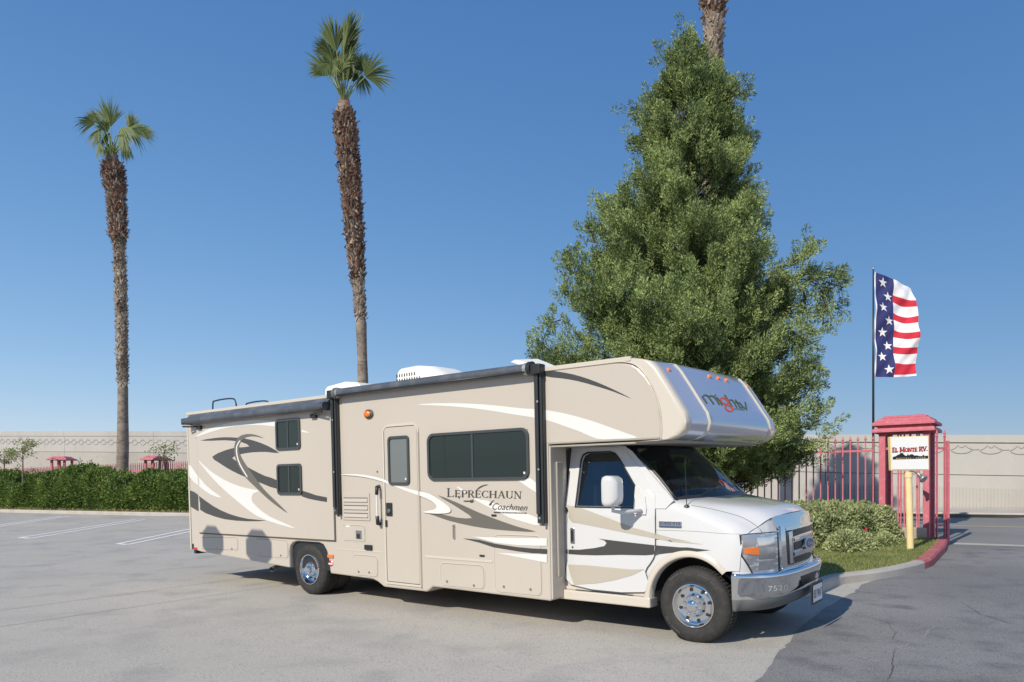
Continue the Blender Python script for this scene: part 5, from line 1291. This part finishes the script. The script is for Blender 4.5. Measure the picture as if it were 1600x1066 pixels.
nstroke([(300, 465), (340, 510), (368, 562)], 'olive', 12); nstroke([(278, 436), (290, 450)], 'olive', 12)
nstroke([(355, 505), (348, 485), (365, 472), (395, 478), (425, 500), (437, 525), (425, 545), (395, 542), (365, 525), (353, 503)], 'orange', 14)
nstroke([(408, 590), (408, 565), (430, 555), (460, 568), (488, 595), (492, 620), (470, 632), (435, 622), (412, 600), (406, 585)], 'orange', 14)
nstroke([(395, 434), (440, 505), (490, 580)], 'olive', 12); nstroke([(450, 500), (470, 495), (495, 508), (520, 545), (545, 590)], 'olive', 12)
nstroke([(522, 492), (560, 550), (575, 578), (590, 588), (606, 585)], 'olive', 12); nstroke([(520, 520), (575, 532)], 'olive', 9)
nstroke([(575, 530), (610, 575), (645, 600)], 'olive', 12); nstroke([(640, 520), (648, 560), (655, 590), (662, 620)], 'olive', 12)
uv, F_ = textmesh('CAMPERS'); MB().add(onto(nb, quadmap(c8([(502, 612), (635, 626), (625, 602), (494, 590)]), uv), .003, 0), F_).build('lettering', 'olive', rv)

# ================================================================== VEGETATION
def leaves(P, Dr, ln, wd, fold=.0, up=None):
    """pointed leaf = 2 triangles (a rhombus) at P along Dr with random roll; returns V (n*4,3), F (n*2,3)"""
    n = len(P); Dr = Dr/np.linalg.norm(Dr, axis=1, keepdims=True)
    r = RNG.normal(size=(n, 3)); sd_ = np.cross(Dr, r); sd_ /= np.linalg.norm(sd_, axis=1, keepdims=True)
    ln = np.broadcast_to(ln, (n,))[:, None]; wd = np.broadcast_to(wd, (n,))[:, None]
    nr = np.cross(Dr, sd_)
    V = np.empty((n, 4, 3)); V[:, 0] = P; V[:, 1] = P+Dr*ln*.45+sd_*wd*.5+nr*ln*fold; V[:, 2] = P+Dr*ln; V[:, 3] = P+Dr*ln*.45-sd_*wd*.5+nr*ln*fold
    b = (np.arange(n)*4)[:, None]; F = np.concatenate([b+np.array([[0, 1, 2]]), b+np.array([[0, 2, 3]])], axis=1).reshape(-1, 3)
    return V.reshape(-1, 3), F
def snoise(P, f, seed=0):
    r = np.random.default_rng(seed); out = 0
    for k in range(6):
        w = r.normal(size=3)*f*(1+.5*k); out = out+np.sin(P@w+r.uniform(0, 6.28))/(1+.5*k)
    return out/3
# --- the big cedar
CY = 18.0; CX0 = at(1088, CY); SZ = CY/17.0
cedar = empty('cedar_tree', G3(CX0, CY), 'tall dense conical cedar with feathery green sprays behind the motorhome cab', 'tree')
cO = np.array(cedar.location)
pyL = [50, 70, 90, 140, 200, 250, 300, 345, 400, 450, 520, 560, 640, 700, 760]; pxL = [1068, 1056, 1040, 1008, 986, 976, 952, 930, 902, 884, 858, 842, 850, 900, 980]
pyR = [50, 90, 135, 200, 260, 330, 400, 450, 520, 590, 650, 700, 760]; pxR = [1084, 1112, 1156, 1176, 1178, 1190, 1206, 1222, 1240, 1262, 1270, 1252, 1215]
zL = [zat(p, CY) for p in pyL][::-1]; xL = [at(p, CY) for p in pxL][::-1]; zR = [zat(p, CY) for p in pyR][::-1]; xR = [at(p, CY) for p in pxR][::-1]
RNG = np.random.default_rng(1234); ztop = zat(68, CY)
def axis_x(z): return np.interp(z, [0, 2, ztop], [CX0, CX0, at(1074, CY)])
def rad(z, az):
    c = np.cos(az); a = axis_x(z); rr = np.interp(z, zR, xR)-a; rl = a-np.interp(z, zL, xL)
    w = (c+1)/2; return rr*w+rl*(1-w)
PB = []; PA = []; PL = []; brm = MB()      # plume base, axis, length
NB = 540
for i in range(NB):
    z1 = 1.9*SZ+(ztop-2.0*SZ)*RNG.random()**1.2; az = RNG.uniform(0, 2*PI)
    R0 = max(.12, rad(z1, az)); lump = 1+.13*math.sin(3.1*z1+2.3*az)+.10*math.sin(5*az-1.7*z1+1)
    R = max(.04, R0*min(1.10, lump*RNG.uniform(.70, 1.03))-(.27*min(1, R0*1.6) if R0 < 1 else max(.15, .27-.12*(R0-1)))); rise = .34*R+.3
    tip = np.array([axis_x(z1)+R*math.cos(az), CY+R*math.sin(az)*.95, z1]); root_ = np.array([axis_x(z1-rise), CY, max(.9, z1-rise)])
    out = (tip-root_)/np.linalg.norm(tip-root_); n = int(8+20*min(1, R/2.2))
    for k in range(n):
        t = 1-.55*(k/n)**1.3 if k else 1.0
        b = root_+(tip-root_)*t+RNG.normal(size=3)*np.array([.16, .16, .12])*(.25+.30*R)
        a = out*RNG.uniform(.25, .8)+np.array([0, 0, RNG.uniform(.5, 1.2)])+RNG.normal(size=3)*.22
        PB.append(b); PA.append(a/np.linalg.norm(a)); PL.append(RNG.uniform(.22, .46)*(.62+.38*min(1, R)))
    if R > .35: brm.tube([Vector(root_-cO), Vector((root_+tip)/2-cO)+Vector((0, 0, -.06)), Vector(tip*.9+root_*.1-cO)], [.03+.012*R, .02, .007], 4, cap=False)
# outlying ragged limbs: traced sprays on the right, drooping at their ends, and a few on the left
lim = [((1150, 470), (1215, 425)), ((1200, 430), (1245, 405)), ((1235, 415), (1262, 388)), ((1215, 440), (1275, 435)), ((1265, 440), (1312, 428)), ((1290, 440), (1318, 450)), ((1280, 450), (1300, 500)), ((1290, 450), (1285, 515)), ((1255, 450), (1262, 500)), ((1230, 440), (1240, 520)), ((1220, 450), (1232, 500)),
       ((1240, 520), (1275, 540)), ((1245, 560), (1288, 580)), ((1245, 600), (1290, 600)), ((1250, 640), (1290, 640)), ((1240, 670), (1292, 662)), ((1240, 685), (1286, 692)), ((1215, 470), (1262, 520)), ((1270, 445), (1300, 470)), ((1240, 430), (1290, 428)), ((1262, 405), (1268, 385)), ((1180, 700), (1225, 735)), ((1150, 700), (1185, 745)), ((1110, 700), (1150, 740)), ((1210, 690), (1262, 712)),
       ((905, 380), (893, 395)), ((892, 430), (888, 408)), ((860, 548), (840, 534)), ((930, 380), (918, 350)), ((876, 500), (860, 505)), ((1068, 80), (1073, 52)), ((1060, 100), (1044, 84)), ((1140, 160), (1162, 140)), ((1140, 240), (1166, 218)), ((1150, 300), (1172, 268)), ((1010, 170), (990, 182))]
for (a, b) in lim:
    Yq = CY-1.2+RNG.normal()*.45
    A = np.array([at(a[0], Yq), Yq, zat(a[1], Yq)]); B = np.array([at(b[0], Yq-.1), Yq-.1, zat(b[1], Yq-.1)])
    for k in range(9):
        t = k/8; ax_ = (B-A)/np.linalg.norm(B-A)+RNG.normal(size=3)*.45+np.array([0, 0, .15])
        PB.append(A+(B-A)*t*.85+RNG.normal(size=3)*.10); PA.append(ax_/np.linalg.norm(ax_)); PL.append(RNG.uniform(.25, .42))
    brm.tube([Vector(A-cO), Vector(B-cO)], [.022, .008], 4, cap=False)
PB = np.array(PB); PA = np.array(PA); PL = np.array(PL); K = 84
t_ = np.tile(np.linspace(0, 1, K), len(PB))[:, None]; ph = RNG.uniform(0, 2*PI, (len(t_), 1))
A_ = np.repeat(PA, K, 0); B_ = np.repeat(PB, K, 0); L_ = np.repeat(PL, K)[:, None]
s1 = np.cross(A_, [0.31, .95, 0.05]); s1 /= np.linalg.norm(s1, axis=1, keepdims=True); s2 = np.cross(A_, s1)
rd_ = s1*np.cos(ph)+s2*np.sin(ph)*.8
wid = .30*L_*np.sin(PI*np.clip(t_*.92+.06, 0, 1))**.8*RNG.uniform(.25, 1, (len(t_), 1))
P = B_+A_*t_*L_+rd_*wid-cO; Dd = A_*.9+rd_*.8+RNG.normal(size=P.shape)*.22
n = len(P); Vv, Fv_ = leaves(P, Dd, RNG.uniform(.045, .095, n), RNG.uniform(.015, .028, n))
npmesh('crown', Vv, Fv_, 'cedar', cedar)
brm.tube([(0, 0, -.1), (0, 0, 3), (-.05, 0, 7), (-.2, 0, ztop-cO[2]-.5)], [.30, .24, .14, .02], 10).build('trunk', 'trunk', cedar, smooth=True)

RNG = np.random.default_rng(99)
# --- palms
def palm(label, Y, ctr, segs, fronds, sheath, extra=0):
    """ctr: (py, px) centre line; segs: (py, half width px, kind) kind 0 smooth 1 boots"""
    bx = np.interp(ctr[-1][0], [c[0] for c in ctr], [c[1] for c in ctr]); base = G3(at(ctr[-1][1], Y), Y)
    root = empty('palm_tree', base, label, 'palm tree', 'tall fan palms'); O = Vector(root.location)
    pys = [c[0] for c in ctr]; pxs = [c[1] for c in ctr]
    def cx(py): return np.interp(py, pys, pxs)
    def rw(py): return np.interp(py, [s_[0] for s_ in segs], [s_[1] for s_ in segs])*Y/FPX
    pend = HOR+(CAMZ-base.z)/Y*FPX
    pp = np.arange(segs[0][0], pend, 5.0)
    segs = [(a, (b if k_ == 0 else b*.86), k_) for a, b, k_ in segs]
    pts = [Vector((at(cx(q), Y), Y, zat(q, Y)))-O for q in pp]+[Vector((at(cx(pend), Y), Y, base.z-.1))-O]
    rr = [rw(q)*(.80 if any(a[0] <= q <= b[0] and a[2] for a, b in zip(segs, segs[1:])) else 1)*(1+.03*math.sin(q*1.3)) for q in pp]+[rw(pend)*1.15]
    MB().tube(pts, rr, 20).build('trunk', 'bark', root, smooth=True)
    R_ = random.Random(int(Y)); V_ = []; F_ = []; mi = []
    q = segs[0][0]
    while q < pend:
        kd = 0
        for a, b in zip(segs, segs[1:]):
            if a[0] <= q <= b[0]: kd = a[2]
        if kd:
            r = rw(q); z = zat(q, Y)-O.z; xc = at(cx(q), Y)-O.x; n_ = max(9, int(2*PI*r/.13))
            for k in range(n_):
                a = 2*PI*(k+R_.random()*.8)/n_+q*.7; rd = Vector((math.cos(a), math.sin(a), 0)); tg = Vector((-math.sin(a), math.cos(a), 0))
                h_ = R_.uniform(.08, .30)*(1.0 if kd == 1 else .8); o_ = R_.uniform(.02, .16)*(1 if kd == 1 else .6)*(1.6 if R_.random() < .08 else 1); w_ = R_.uniform(.03, .12)
                up_ = 1 if R_.random() < .8 else -1
                c0 = Vector((xc, 0, z+R_.uniform(-.08, .08)))+rd*r*.76; tip = c0+rd*(o_+r*.14)+Vector((0, 0, h_*up_))+tg*R_.uniform(-.05, .05)
                i = len(V_); V_ += [c0-tg*w_, c0+tg*w_, tip+tg*w_*.5, tip-tg*w_*.5, c0+rd*(o_*.6)+Vector((0, 0, h_*.1)), tip+rd*.02-Vector((0, 0, .02))]
                F_ += [(i, i+1, i+4), (i+1, i+2, i+5, i+4), (i+3, i, i+4, i+5), (i+2, i+3, i+5), (i, i+3, i+2, i+1)]; mi += [1 if (kd == 1 and R_.random() < .68) else 0]*5
        q += .085*FPX/Y
    me('boot_scales', V_, F_, None, root, mats=['boot', 'boot_dark'], fm=mi, kind='stuff')
    # orange sheath
    sh = MB(); z0 = zat(sheath[0], Y)-O.z; z1 = zat(sheath[1], Y)-O.z; xc = at(cx(sheath[1]), Y)-O.x
    for k in range(90):
        a = R_.uniform(0, 2*PI); f = R_.random(); r = .36-.20*f; zz = z1+(z0-z1)*f
        rd = Vector((math.cos(a), math.sin(a), 0)); c0 = Vector((xc, 0, zz-.1))+rd*r*.7
        sh.obox(c0, Vector((-rd.y, rd.x, 0))*.07, rd*.03, rd*R_.uniform(.02, .12)+Vector((0, 0, R_.uniform(.18, .34))))
    sh.build('sheath', 'boot_orange', root)
    # fronds
    fronds = list(fronds); base_n = len(fronds)
    for k in range(9 if base_n < 13 else 0):
        (hx, hy), (tx, ty), r0, sp0, d0, dr0 = fronds[R_.randrange(base_n)]; bx0, by0 = cx(sheath[0]), sheath[0]
        f = R_.uniform(.55, .95); hx2, hy2 = bx0+(hx-bx0)*f+R_.uniform(-8, 8), by0+(hy-by0)*f+R_.uniform(-8, 8)
        fronds.append(((hx2, hy2), (hx2+(tx-hx)+R_.uniform(-22, 22), hy2+(ty-hy)+R_.uniform(-15, 22)), r0*R_.uniform(.6, .85), sp0*R_.uniform(.5, .9), R_.uniform(-.8, .9), dr0+R_.uniform(0, .3)))
    for (hub, tip, rad_, spread, depth, droop) in fronds:
        b0 = Vector((at(cx(sheath[0]), Y), Y, zat(sheath[0]+3, Y)))-O; dy = depth
        h_ = Vector((at(hub[0], Y), Y+dy, zat(hub[1], Y)))-O
        t_ = Vector((at(tip[0], Y), Y+dy*1.3, zat(tip[1], Y)))-O; ax = (t_-h_).normalized(); L_ = rad_*1.18*Y/FPX
        mb = MB(); mid = (b0+h_)/2+Vector((0, 0, .12)); mb.tube([b0, mid, h_, h_+ax*.12*L_], [.035, .026, .018, .01], 6, mi=1)
        view = Vector((0, -1, 0))+Vector((R_.uniform(-.5, .5), 0, R_.uniform(-.5, .5))); side = ax.cross(view).normalized(); nrm = side.cross(ax).normalized()
        N = 58
        for k in range(N):
            u = (k+.5)/N*2-1; a = u*math.radians(spread); ln = L_*(1-.28*abs(u)**2)*R_.uniform(.74, 1.10)
            d_ = (ax*math.cos(a)+side*math.sin(a)+nrm*(.16*(k % 2)-.08+.25*(1-abs(u)))).normalized()
            sidev = d_.cross(nrm).normalized(); w_ = L_*.019; v = []; wig = R_.uniform(-.10, .10); drp = droop+R_.uniform(.0, .22)
            for j in range(6):
                t = j/5; p = h_+d_*ln*t+Vector((0, 0, -1))*drp*ln*t**3+side*wig*ln*t*t
                ww = w_*(.45+.9*t if t < .55 else .95*(1-t)/.45+.05); v += [p-sidev*ww, p+sidev*ww+nrm*ww*.4]
            mb.add(v, [(2*j, 2*j+1, 2*j+3, 2*j+2) for j in range(5)], 0)
        o = me('frond', mb.v, mb.f, None, root, mats=['frond', 'stem'], fm=mb.m)
    return root
c2p = lambda X, Yy: (440+X/3.332, 10+Yy/3.332)
c1p = lambda X, Yy: (100+X/3.556, 130+Yy/3.556)
palm('tallest fan palm rising behind the motorhome roof, sparse wind-blown crown', 33.0,
     [(160, 537.5), (180, 538), (230, 543), (300, 549), (400, 556), (500, 564), (590, 567), (740, 569), (800, 569)],
     [(160, 8, 0), (178, 17, 1), (200, 20, 1), (240, 18, 1), (330, 17, 1), (400, 13.5, 1), (440, 11.5, 2), (480, 9.6, 2), (500, 8.6, 0), (560, 7.8, 0), (760, 9, 0)],
     [(c2p(245, 330), c2p(120, 165), 44, 50, .4, .05), (c2p(300, 270), c2p(265, 90), 48, 34, -.5, .0), (c2p(316, 285), c2p(385, 70), 56, 24, .1, .0), (c2p(250, 300), c2p(225, 130), 50, 30, .8, .05),
      (c2p(370, 290), c2p(455, 190), 36, 60, .6, .15), (c2p(440, 380), c2p(590, 265), 42, 66, -.2, .12), (c2p(395, 300), c2p(405, 375), 24, 50, .9, .2), (c2p(262, 340), c2p(235, 385), 22, 50, -.6, .2),
      (c2p(345, 275), c2p(420, 110), 52, 22, -.8, .0), (c2p(290, 330), c2p(300, 190), 44, 50, .9, .0), (c2p(350, 330), c2p(360, 210), 34, 40, 1.0, .0)], (160, 180))
palm('shorter fan palm with shaggy brown boots standing in the hedge at far left', 39.8,
     [(240, 174.5), (262, 176), (300, 181), (360, 184), (400, 187), (500, 190), (600, 192), (700, 192), (735, 191), (830, 191)],
     [(242, 8, 0), (255, 12, 1), (268, 20, 1), (285, 18, 1), (310, 15, 1), (350, 15.5, 1), (358, 9, 1), (364, 17, 1), (372, 14, 2), (380, 10.5, 2), (560, 9.4, 2), (590, 9.2, 2), (602, 7.6, 0), (740, 8.6, 0)],
     [(c1p(175, 210), c1p(120, 125), 27, 24, .4, .0), (c1p(262, 240), c1p(255, 100), 42, 52, .0, .0), (c1p(200, 255), c1p(120, 215), 26, 55, -.5, .35), (c1p(215, 265), c1p(160, 330), 22, 50, -.2, .3),
      (c1p(350, 250), c1p(480, 260), 38, 50, .1, .35), (c1p(340, 265), c1p(420, 360), 34, 50, -.4, .3), (c1p(240, 300), c1p(232, 385), 24, 40, .5, .2), (c1p(300, 300), c1p(330, 390), 24, 40, .5, .2), (c1p(330, 240), c1p(340, 120), 34, 28, .7, .0), (c1p(370, 240), c1p(450, 200), 26, 34, .8, .2), (c1p(210, 200), c1p(200, 100), 28, 26, .7, .0)], (243, 262))
p3f = [((1117+50*math.cos(a)*.5, -190-50*math.sin(a)*.6), (1117+140*math.cos(a), -190-120*math.sin(a)), 60, 50, .5*math.cos(a*3), .2) for a in np.linspace(-.4, PI+.4, 11)]
palm('palm trunk rising beside the cedar tip and leaving the top of the frame', 24.0,
     [(-170, 1116), (0, 1116), (60, 1115), (120, 1113), (400, 1108), (760, 1104), (830, 1104)],
     [(-170, 12, 0), (-150, 22, 1), (0, 21, 1), (22, 18, 1), (28, 18.5, 2), (110, 15.5, 2), (160, 15, 2), (300, 13, 0), (800, 12, 0)], p3f, (-170, -148))

# --- clipped hedge along the lot kerb
def hedge_shell(base, dirv, L, depth, hf, n, seed, ln, wd, upb=.35):
    """leaf positions on and just inside a bumpy rounded box; base world xy, dirv along, depth away from camera"""
    r = np.random.default_rng(seed); s = r.uniform(0, L, n); f = r.random(n); nv = np.array([-dirv.y, dirv.x]);
    if nv[1] < 0: nv = -nv
    H_ = hf(s); per = H_+depth; q = f*(per+H_*.35)
    front = q < H_; top_ = (~front) & (q < per)
    d = np.where(front, 0, np.where(top_, q-H_, depth)); h = np.where(front, q, np.where(top_, H_, (q-per)/.35))
    rnd = np.minimum(1, np.abs(H_-h)/.5+np.minimum(d, depth-d)/.5)
    P = np.stack([base.x+dirv.x*s+nv[0]*d, base.y+dirv.y*s+nv[1]*d, h], 1)
    bump = snoise(P, 1.6, seed)*.20+snoise(P, 5, seed+1)*.08-(r.random(n)**2)*.28
    nx_ = np.stack([nv[0]*np.where(front, -1, np.where(top_, 0, 1)), nv[1]*np.where(front, -1, np.where(top_, 0, 1)), np.where(top_, 1., .15)], 1)
    P = P+nx_*bump[:, None]; P[:, 2] = np.maximum(P[:, 2], .03)
    P[:, 0] += nv[0]*.25*(1-rnd)*front; P[:, 1] += nv[1]*.25*(1-rnd)*front; P[:, 2] -= .18*(1-rnd)*top_
    P[:, 2] += np.array([gh(a, b) for a, b in P[:, :2]])
    Dd = nx_+r.normal(size=(n, 3))*.75+np.array([0, 0, upb])
    return P, Dd
hb_ = KL[2]-kdir*20+knv*.9; HL = 40.0
hedge = empty('hedge', G3(hb_.x, hb_.y), 'long dark green hedge behind the lot kerb, left of the motorhome', 'hedge')
hO = np.array(hedge.location)
def hf_left(s):
    q = np.stack([s, s*0, s*0], 1); return 2.0+.75*snoise(q, .45, 5)+.5*snoise(q, 1.6, 6)+.10*snoise(q, 5, 8)
P, Dd = hedge_shell(hb_, kdir, HL, 1.7, hf_left, 120000, 11, .1, .05)
n = len(P); Vv, Fv_ = leaves(P-hO, Dd, RNG.uniform(.10, .19, n), RNG.uniform(.05, .10, n), .06)
npmesh('foliage', Vv, Fv_, 'hedge', hedge)
rs = np.random.default_rng(77); P2 = []; D2 = []
for k in range(150):      # young shoots standing out of the clipped surface
    s0 = rs.uniform(4, HL-2); d0 = rs.uniform(-.05, 1.3); hh = float(hf_left(np.array([s0]))[0])*(1 if d0 > .25 else rs.uniform(.5, .95)); ln_ = rs.uniform(.15, .5)
    b0 = np.array([hb_.x+kdir.x*s0+knv.x*d0, hb_.y+kdir.y*s0+knv.y*d0, 0]); b0[2] = gh(b0[0], b0[1])+hh-.1; ax_ = np.array([rs.normal()*.3, rs.normal()*.3-(.4 if d0 < .25 else 0), 1.])
    m_ = int(26+60*ln_); t0 = rs.random(m_)[:, None]; P2.append(b0+ax_*t0*ln_+rs.normal(size=(m_, 3))*.07); D2.append(ax_+rs.normal(size=(m_, 3))*.8)
P2 = np.concatenate(P2); D2 = np.concatenate(D2); Vv, Fv_ = leaves(P2-hO, D2, rs.uniform(.08, .16, len(P2)), rs.uniform(.04, .07, len(P2)), .05); npmesh('shoots', Vv, Fv_, 'hedge', hedge)
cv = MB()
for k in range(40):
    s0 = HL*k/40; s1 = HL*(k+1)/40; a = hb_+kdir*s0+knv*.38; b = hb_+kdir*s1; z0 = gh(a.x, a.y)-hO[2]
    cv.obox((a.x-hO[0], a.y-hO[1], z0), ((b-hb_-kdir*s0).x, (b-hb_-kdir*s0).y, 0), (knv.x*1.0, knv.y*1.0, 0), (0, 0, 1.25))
cv.build('shade_box', 'hcore', hedge)  # near-black boxes paint the shade inside the hedge and block the view
# dry litter and weeds along the foot of the hedge
r_ = np.random.default_rng(4); n = 9000; s = r_.uniform(0, HL, n); d = .30+r_.random(n)**1.3*1.1
P = np.stack([hb_.x+kdir.x*s+knv.x*(d-.9), hb_.y+kdir.y*s+knv.y*(d-.9), 0*s], 1); keep = snoise(P, .8, 3)+r_.random(n)*.8 > .1; P = P[keep]
P[:, 2] = [gh(a, b)+.14 for a, b in P[:, :2]]; n = len(P); Vv, Fv_ = leaves(P, r_.normal(size=(n, 3))*[.8, .8, .3]+[0, 0, .55], r_.uniform(.06, .2, n), r_.uniform(.03, .06, n))
npmesh('weeds', Vv, Fv_, leafmat('dry_weeds', (.20, .19, .07), (.42, .34, .18), .2, .7, 2), None, kind='stuff')
# --- variegated hedge on the lawn
vb = Vector(gnd(1262, 868)); ve = Vector(gnd(1404, 856)); vd = (ve-vb).normalized(); VL = (ve-vb).length
vh = empty('low_hedge', G3(vb.x, vb.y), 'low cream and green variegated hedge on the lawn with a few red flowers', 'hedge')
vO = np.array(vh.location)
def hf_v(s):
    q = np.stack([s, s*0, s*0], 1); return (.78-.05*(s/VL))*(1+.04*snoise(q, 3, 9))*np.clip((VL+.12-s)/.18, .72, 1)
P, Dd = hedge_shell(vb, vd, VL, 1.3, hf_v, 42000, 21, .05, .03); P = P+(snoise(P, 7, 31)[:, None]*np.array([.05, .09, .07]))
blob = []
for (px, py, rr, hh) in ((1332, 874, .36, .42), (1358, 872, .28, .36), (1395, 866, .22, .30), (1290, 862, .30, .5)):
    c = gnd(px, py); m_ = 3200; a = RNG.normal(size=(m_, 3)); a /= np.linalg.norm(a, axis=1, keepdims=True); a[:, 2] = np.abs(a[:, 2]); rr_ = (1-.3*RNG.random(m_)**2)[:, None]
    blob.append((np.array([c[0], c[1]+.3, gh(*c)+.08])+a*rr_*np.array([rr, rr, hh]), a+RNG.normal(size=(m_, 3))*.6))
P = np.concatenate([P+np.array([0, 0, .1])]+[b[0] for b in blob]); Dd = np.concatenate([Dd]+[b[1] for b in blob]); n = len(P)
Vv, Fv_ = leaves(P-vO, Dd, RNG.uniform(.035, .075, n), RNG.uniform(.02, .042, n), .05)
npmesh('foliage', Vv, Fv_, 'varieg', vh)
nvv = Vector((-vd.y, vd.x)); nvv = nvv if nvv.y > 0 else -nvv
cv = MB(); a = vb+vd*.2+nvv*.28; cv.obox((a.x-vO[0], a.y-vO[1], 0), (vd.x*(VL-.5), vd.y*(VL-.5), 0), (nvv.x*.75, nvv.y*.75, 0), (0, 0, .54)); cv.build('shade_box', 'hcore', vh)  # near-black box stands in for the shaded inside of the low hedge
for (px, py) in ((1300, 812), (1297, 824), (1302, 818), (1352, 828)):
    c = Vector(gnd(px, 862)); Yq = c.y-.12; mb = MB()
    for k in range(5): mb.lathe([(0, -.012), (.018, -.004), (.02, .006), (0, .014)], (RNG.uniform(-.04, .04), 0, RNG.uniform(-.04, .04)), 'y', 6)
    o = mb.build('flower', 'flower', vh); o.location = (at(px, Yq)-vO[0], Yq-vO[1], zat(py, Yq)-vO[2])
# --- lawn grass
def inpoly(P, poly):
    x, y = P[:, 0], P[:, 1]; c = np.zeros(len(P), bool); j = len(poly)-1
    for i in range(len(poly)):
        xi, yi = poly[i]; xj, yj = poly[j]; c ^= ((yi > y) != (yj > y)) & (x < (xj-xi)*(y-yi)/(yj-yi+1e-12)+xi); j = i
    return c
P = np.stack([RNG.uniform(1.5, 10.5, 150000), RNG.uniform(11, 19.5, 150000), np.zeros(150000)], 1)
P = P[inpoly(P, lw)]; P[:, 2] = [gh(a, b)+.113 for a, b in P[:, :2]]; n = len(P)
Vv, Fv_ = leaves(P, RNG.normal(size=(n, 3))*.5+[0, 0, 1], RNG.uniform(.025, .06, n), RNG.uniform(.006, .012, n))
npmesh('grass', Vv, Fv_, 'grass', None, kind='stuff')
# --- thin saplings standing above the hedge
def sapling(px, pyb, w, h_, Y, label, n, m='sapleaf', seed=0):
    x = at(px, Y); root = empty('sapling', G3(x, Y), label, 'sapling'); O = np.array(root.location); r = np.random.default_rng(seed)
    zb_ = zat(pyb, Y)-O[2]; br = MB(); P = []
    br.tube([(0, 0, 0), (.03, 0, zb_), (0, 0, zb_+h_*.8)], [.05, .035, .012], 6)
    for k in range(13):
        z0 = zb_+r.uniform(-.2, .55)*h_; a = r.uniform(0, 2*PI); e = np.array([w*.5*math.cos(a)*r.uniform(.5, 1.1), w*.5*math.sin(a), z0+h_*r.uniform(.15, .5)])
        br.tube([(0, 0, z0), Vector(e)*.5+Vector((0, 0, z0*.5+.05)), Vector(e)], [.014, .010, .004], 4); P.append(e+r.normal(size=(n//13, 3))*[w*.13, w*.13, h_*.07]); 
    P = np.concatenate(P); br.build('stem', 'bark', root)
    V_, F_ = leaves(P, r.normal(size=(len(P), 3))+[0, 0, .3], r.uniform(.09, .17, len(P)), r.uniform(.04, .08, len(P))); npmesh('foliage', V_, F_, m, root)
sapling(35, 725, 1.35, 1.35, 45, 'pale yellow-green sapling above the hedge at far left, beside red pillar', 700, seed=1)
sapling(6, 725, .9, .8, 46, 'bushy pale sapling cut by the left edge of the picture, above hedge', 500, seed=2)
sapling(256, 722, 1.25, 1.2, 39.3, 'twiggy dark green sapling above the hedge next to motorhome rear', 260, 'hedge', seed=3)

# --- two plates added out of view to cast shadows on the motorhome's rear skirt
SU = Vector((-.927, -1.115, 1.0))
for (px, py, lb, sc) in ((333, 847, 'smaller', .92), (404.5, 857, 'larger', 1.0)):
    x_, z_ = S(px, py); w_ = RV @ Vector((x_, -W, z_)); c = w_+SU*3.0
    rt = empty('shadow_caster', G3(c.x, c.y), lb+' of two eight-sided plates on thin poles, added outside the left edge to cast shadows', 'sign', 'added shadow casters left of the frame')
    h_ = c.z-rt.location.z; yaw = math.atan2(SU.y, SU.x)+PI/2
    oc = [(.375*sc*math.cos(PI/8+PI/4*k), .285*sc*math.sin(PI/8+PI/4*k)) for k in range(8)]
    o = MB().add([(a, -.002, h_+b) for a, b in oc]+[(a, .002, h_+b) for a, b in oc], [tuple(range(8)), tuple(reversed(range(8, 16)))]+[(k, (k+1) % 8, 8+(k+1) % 8, 8+k) for k in range(8)]).build('caster_plate', 'galv', rt); o.rotation_euler = (0, 0, yaw)
    MB().tube([(0, 0, 0), (0, 0, h_-.2)], .011, 6).build('pole', 'galv', rt)
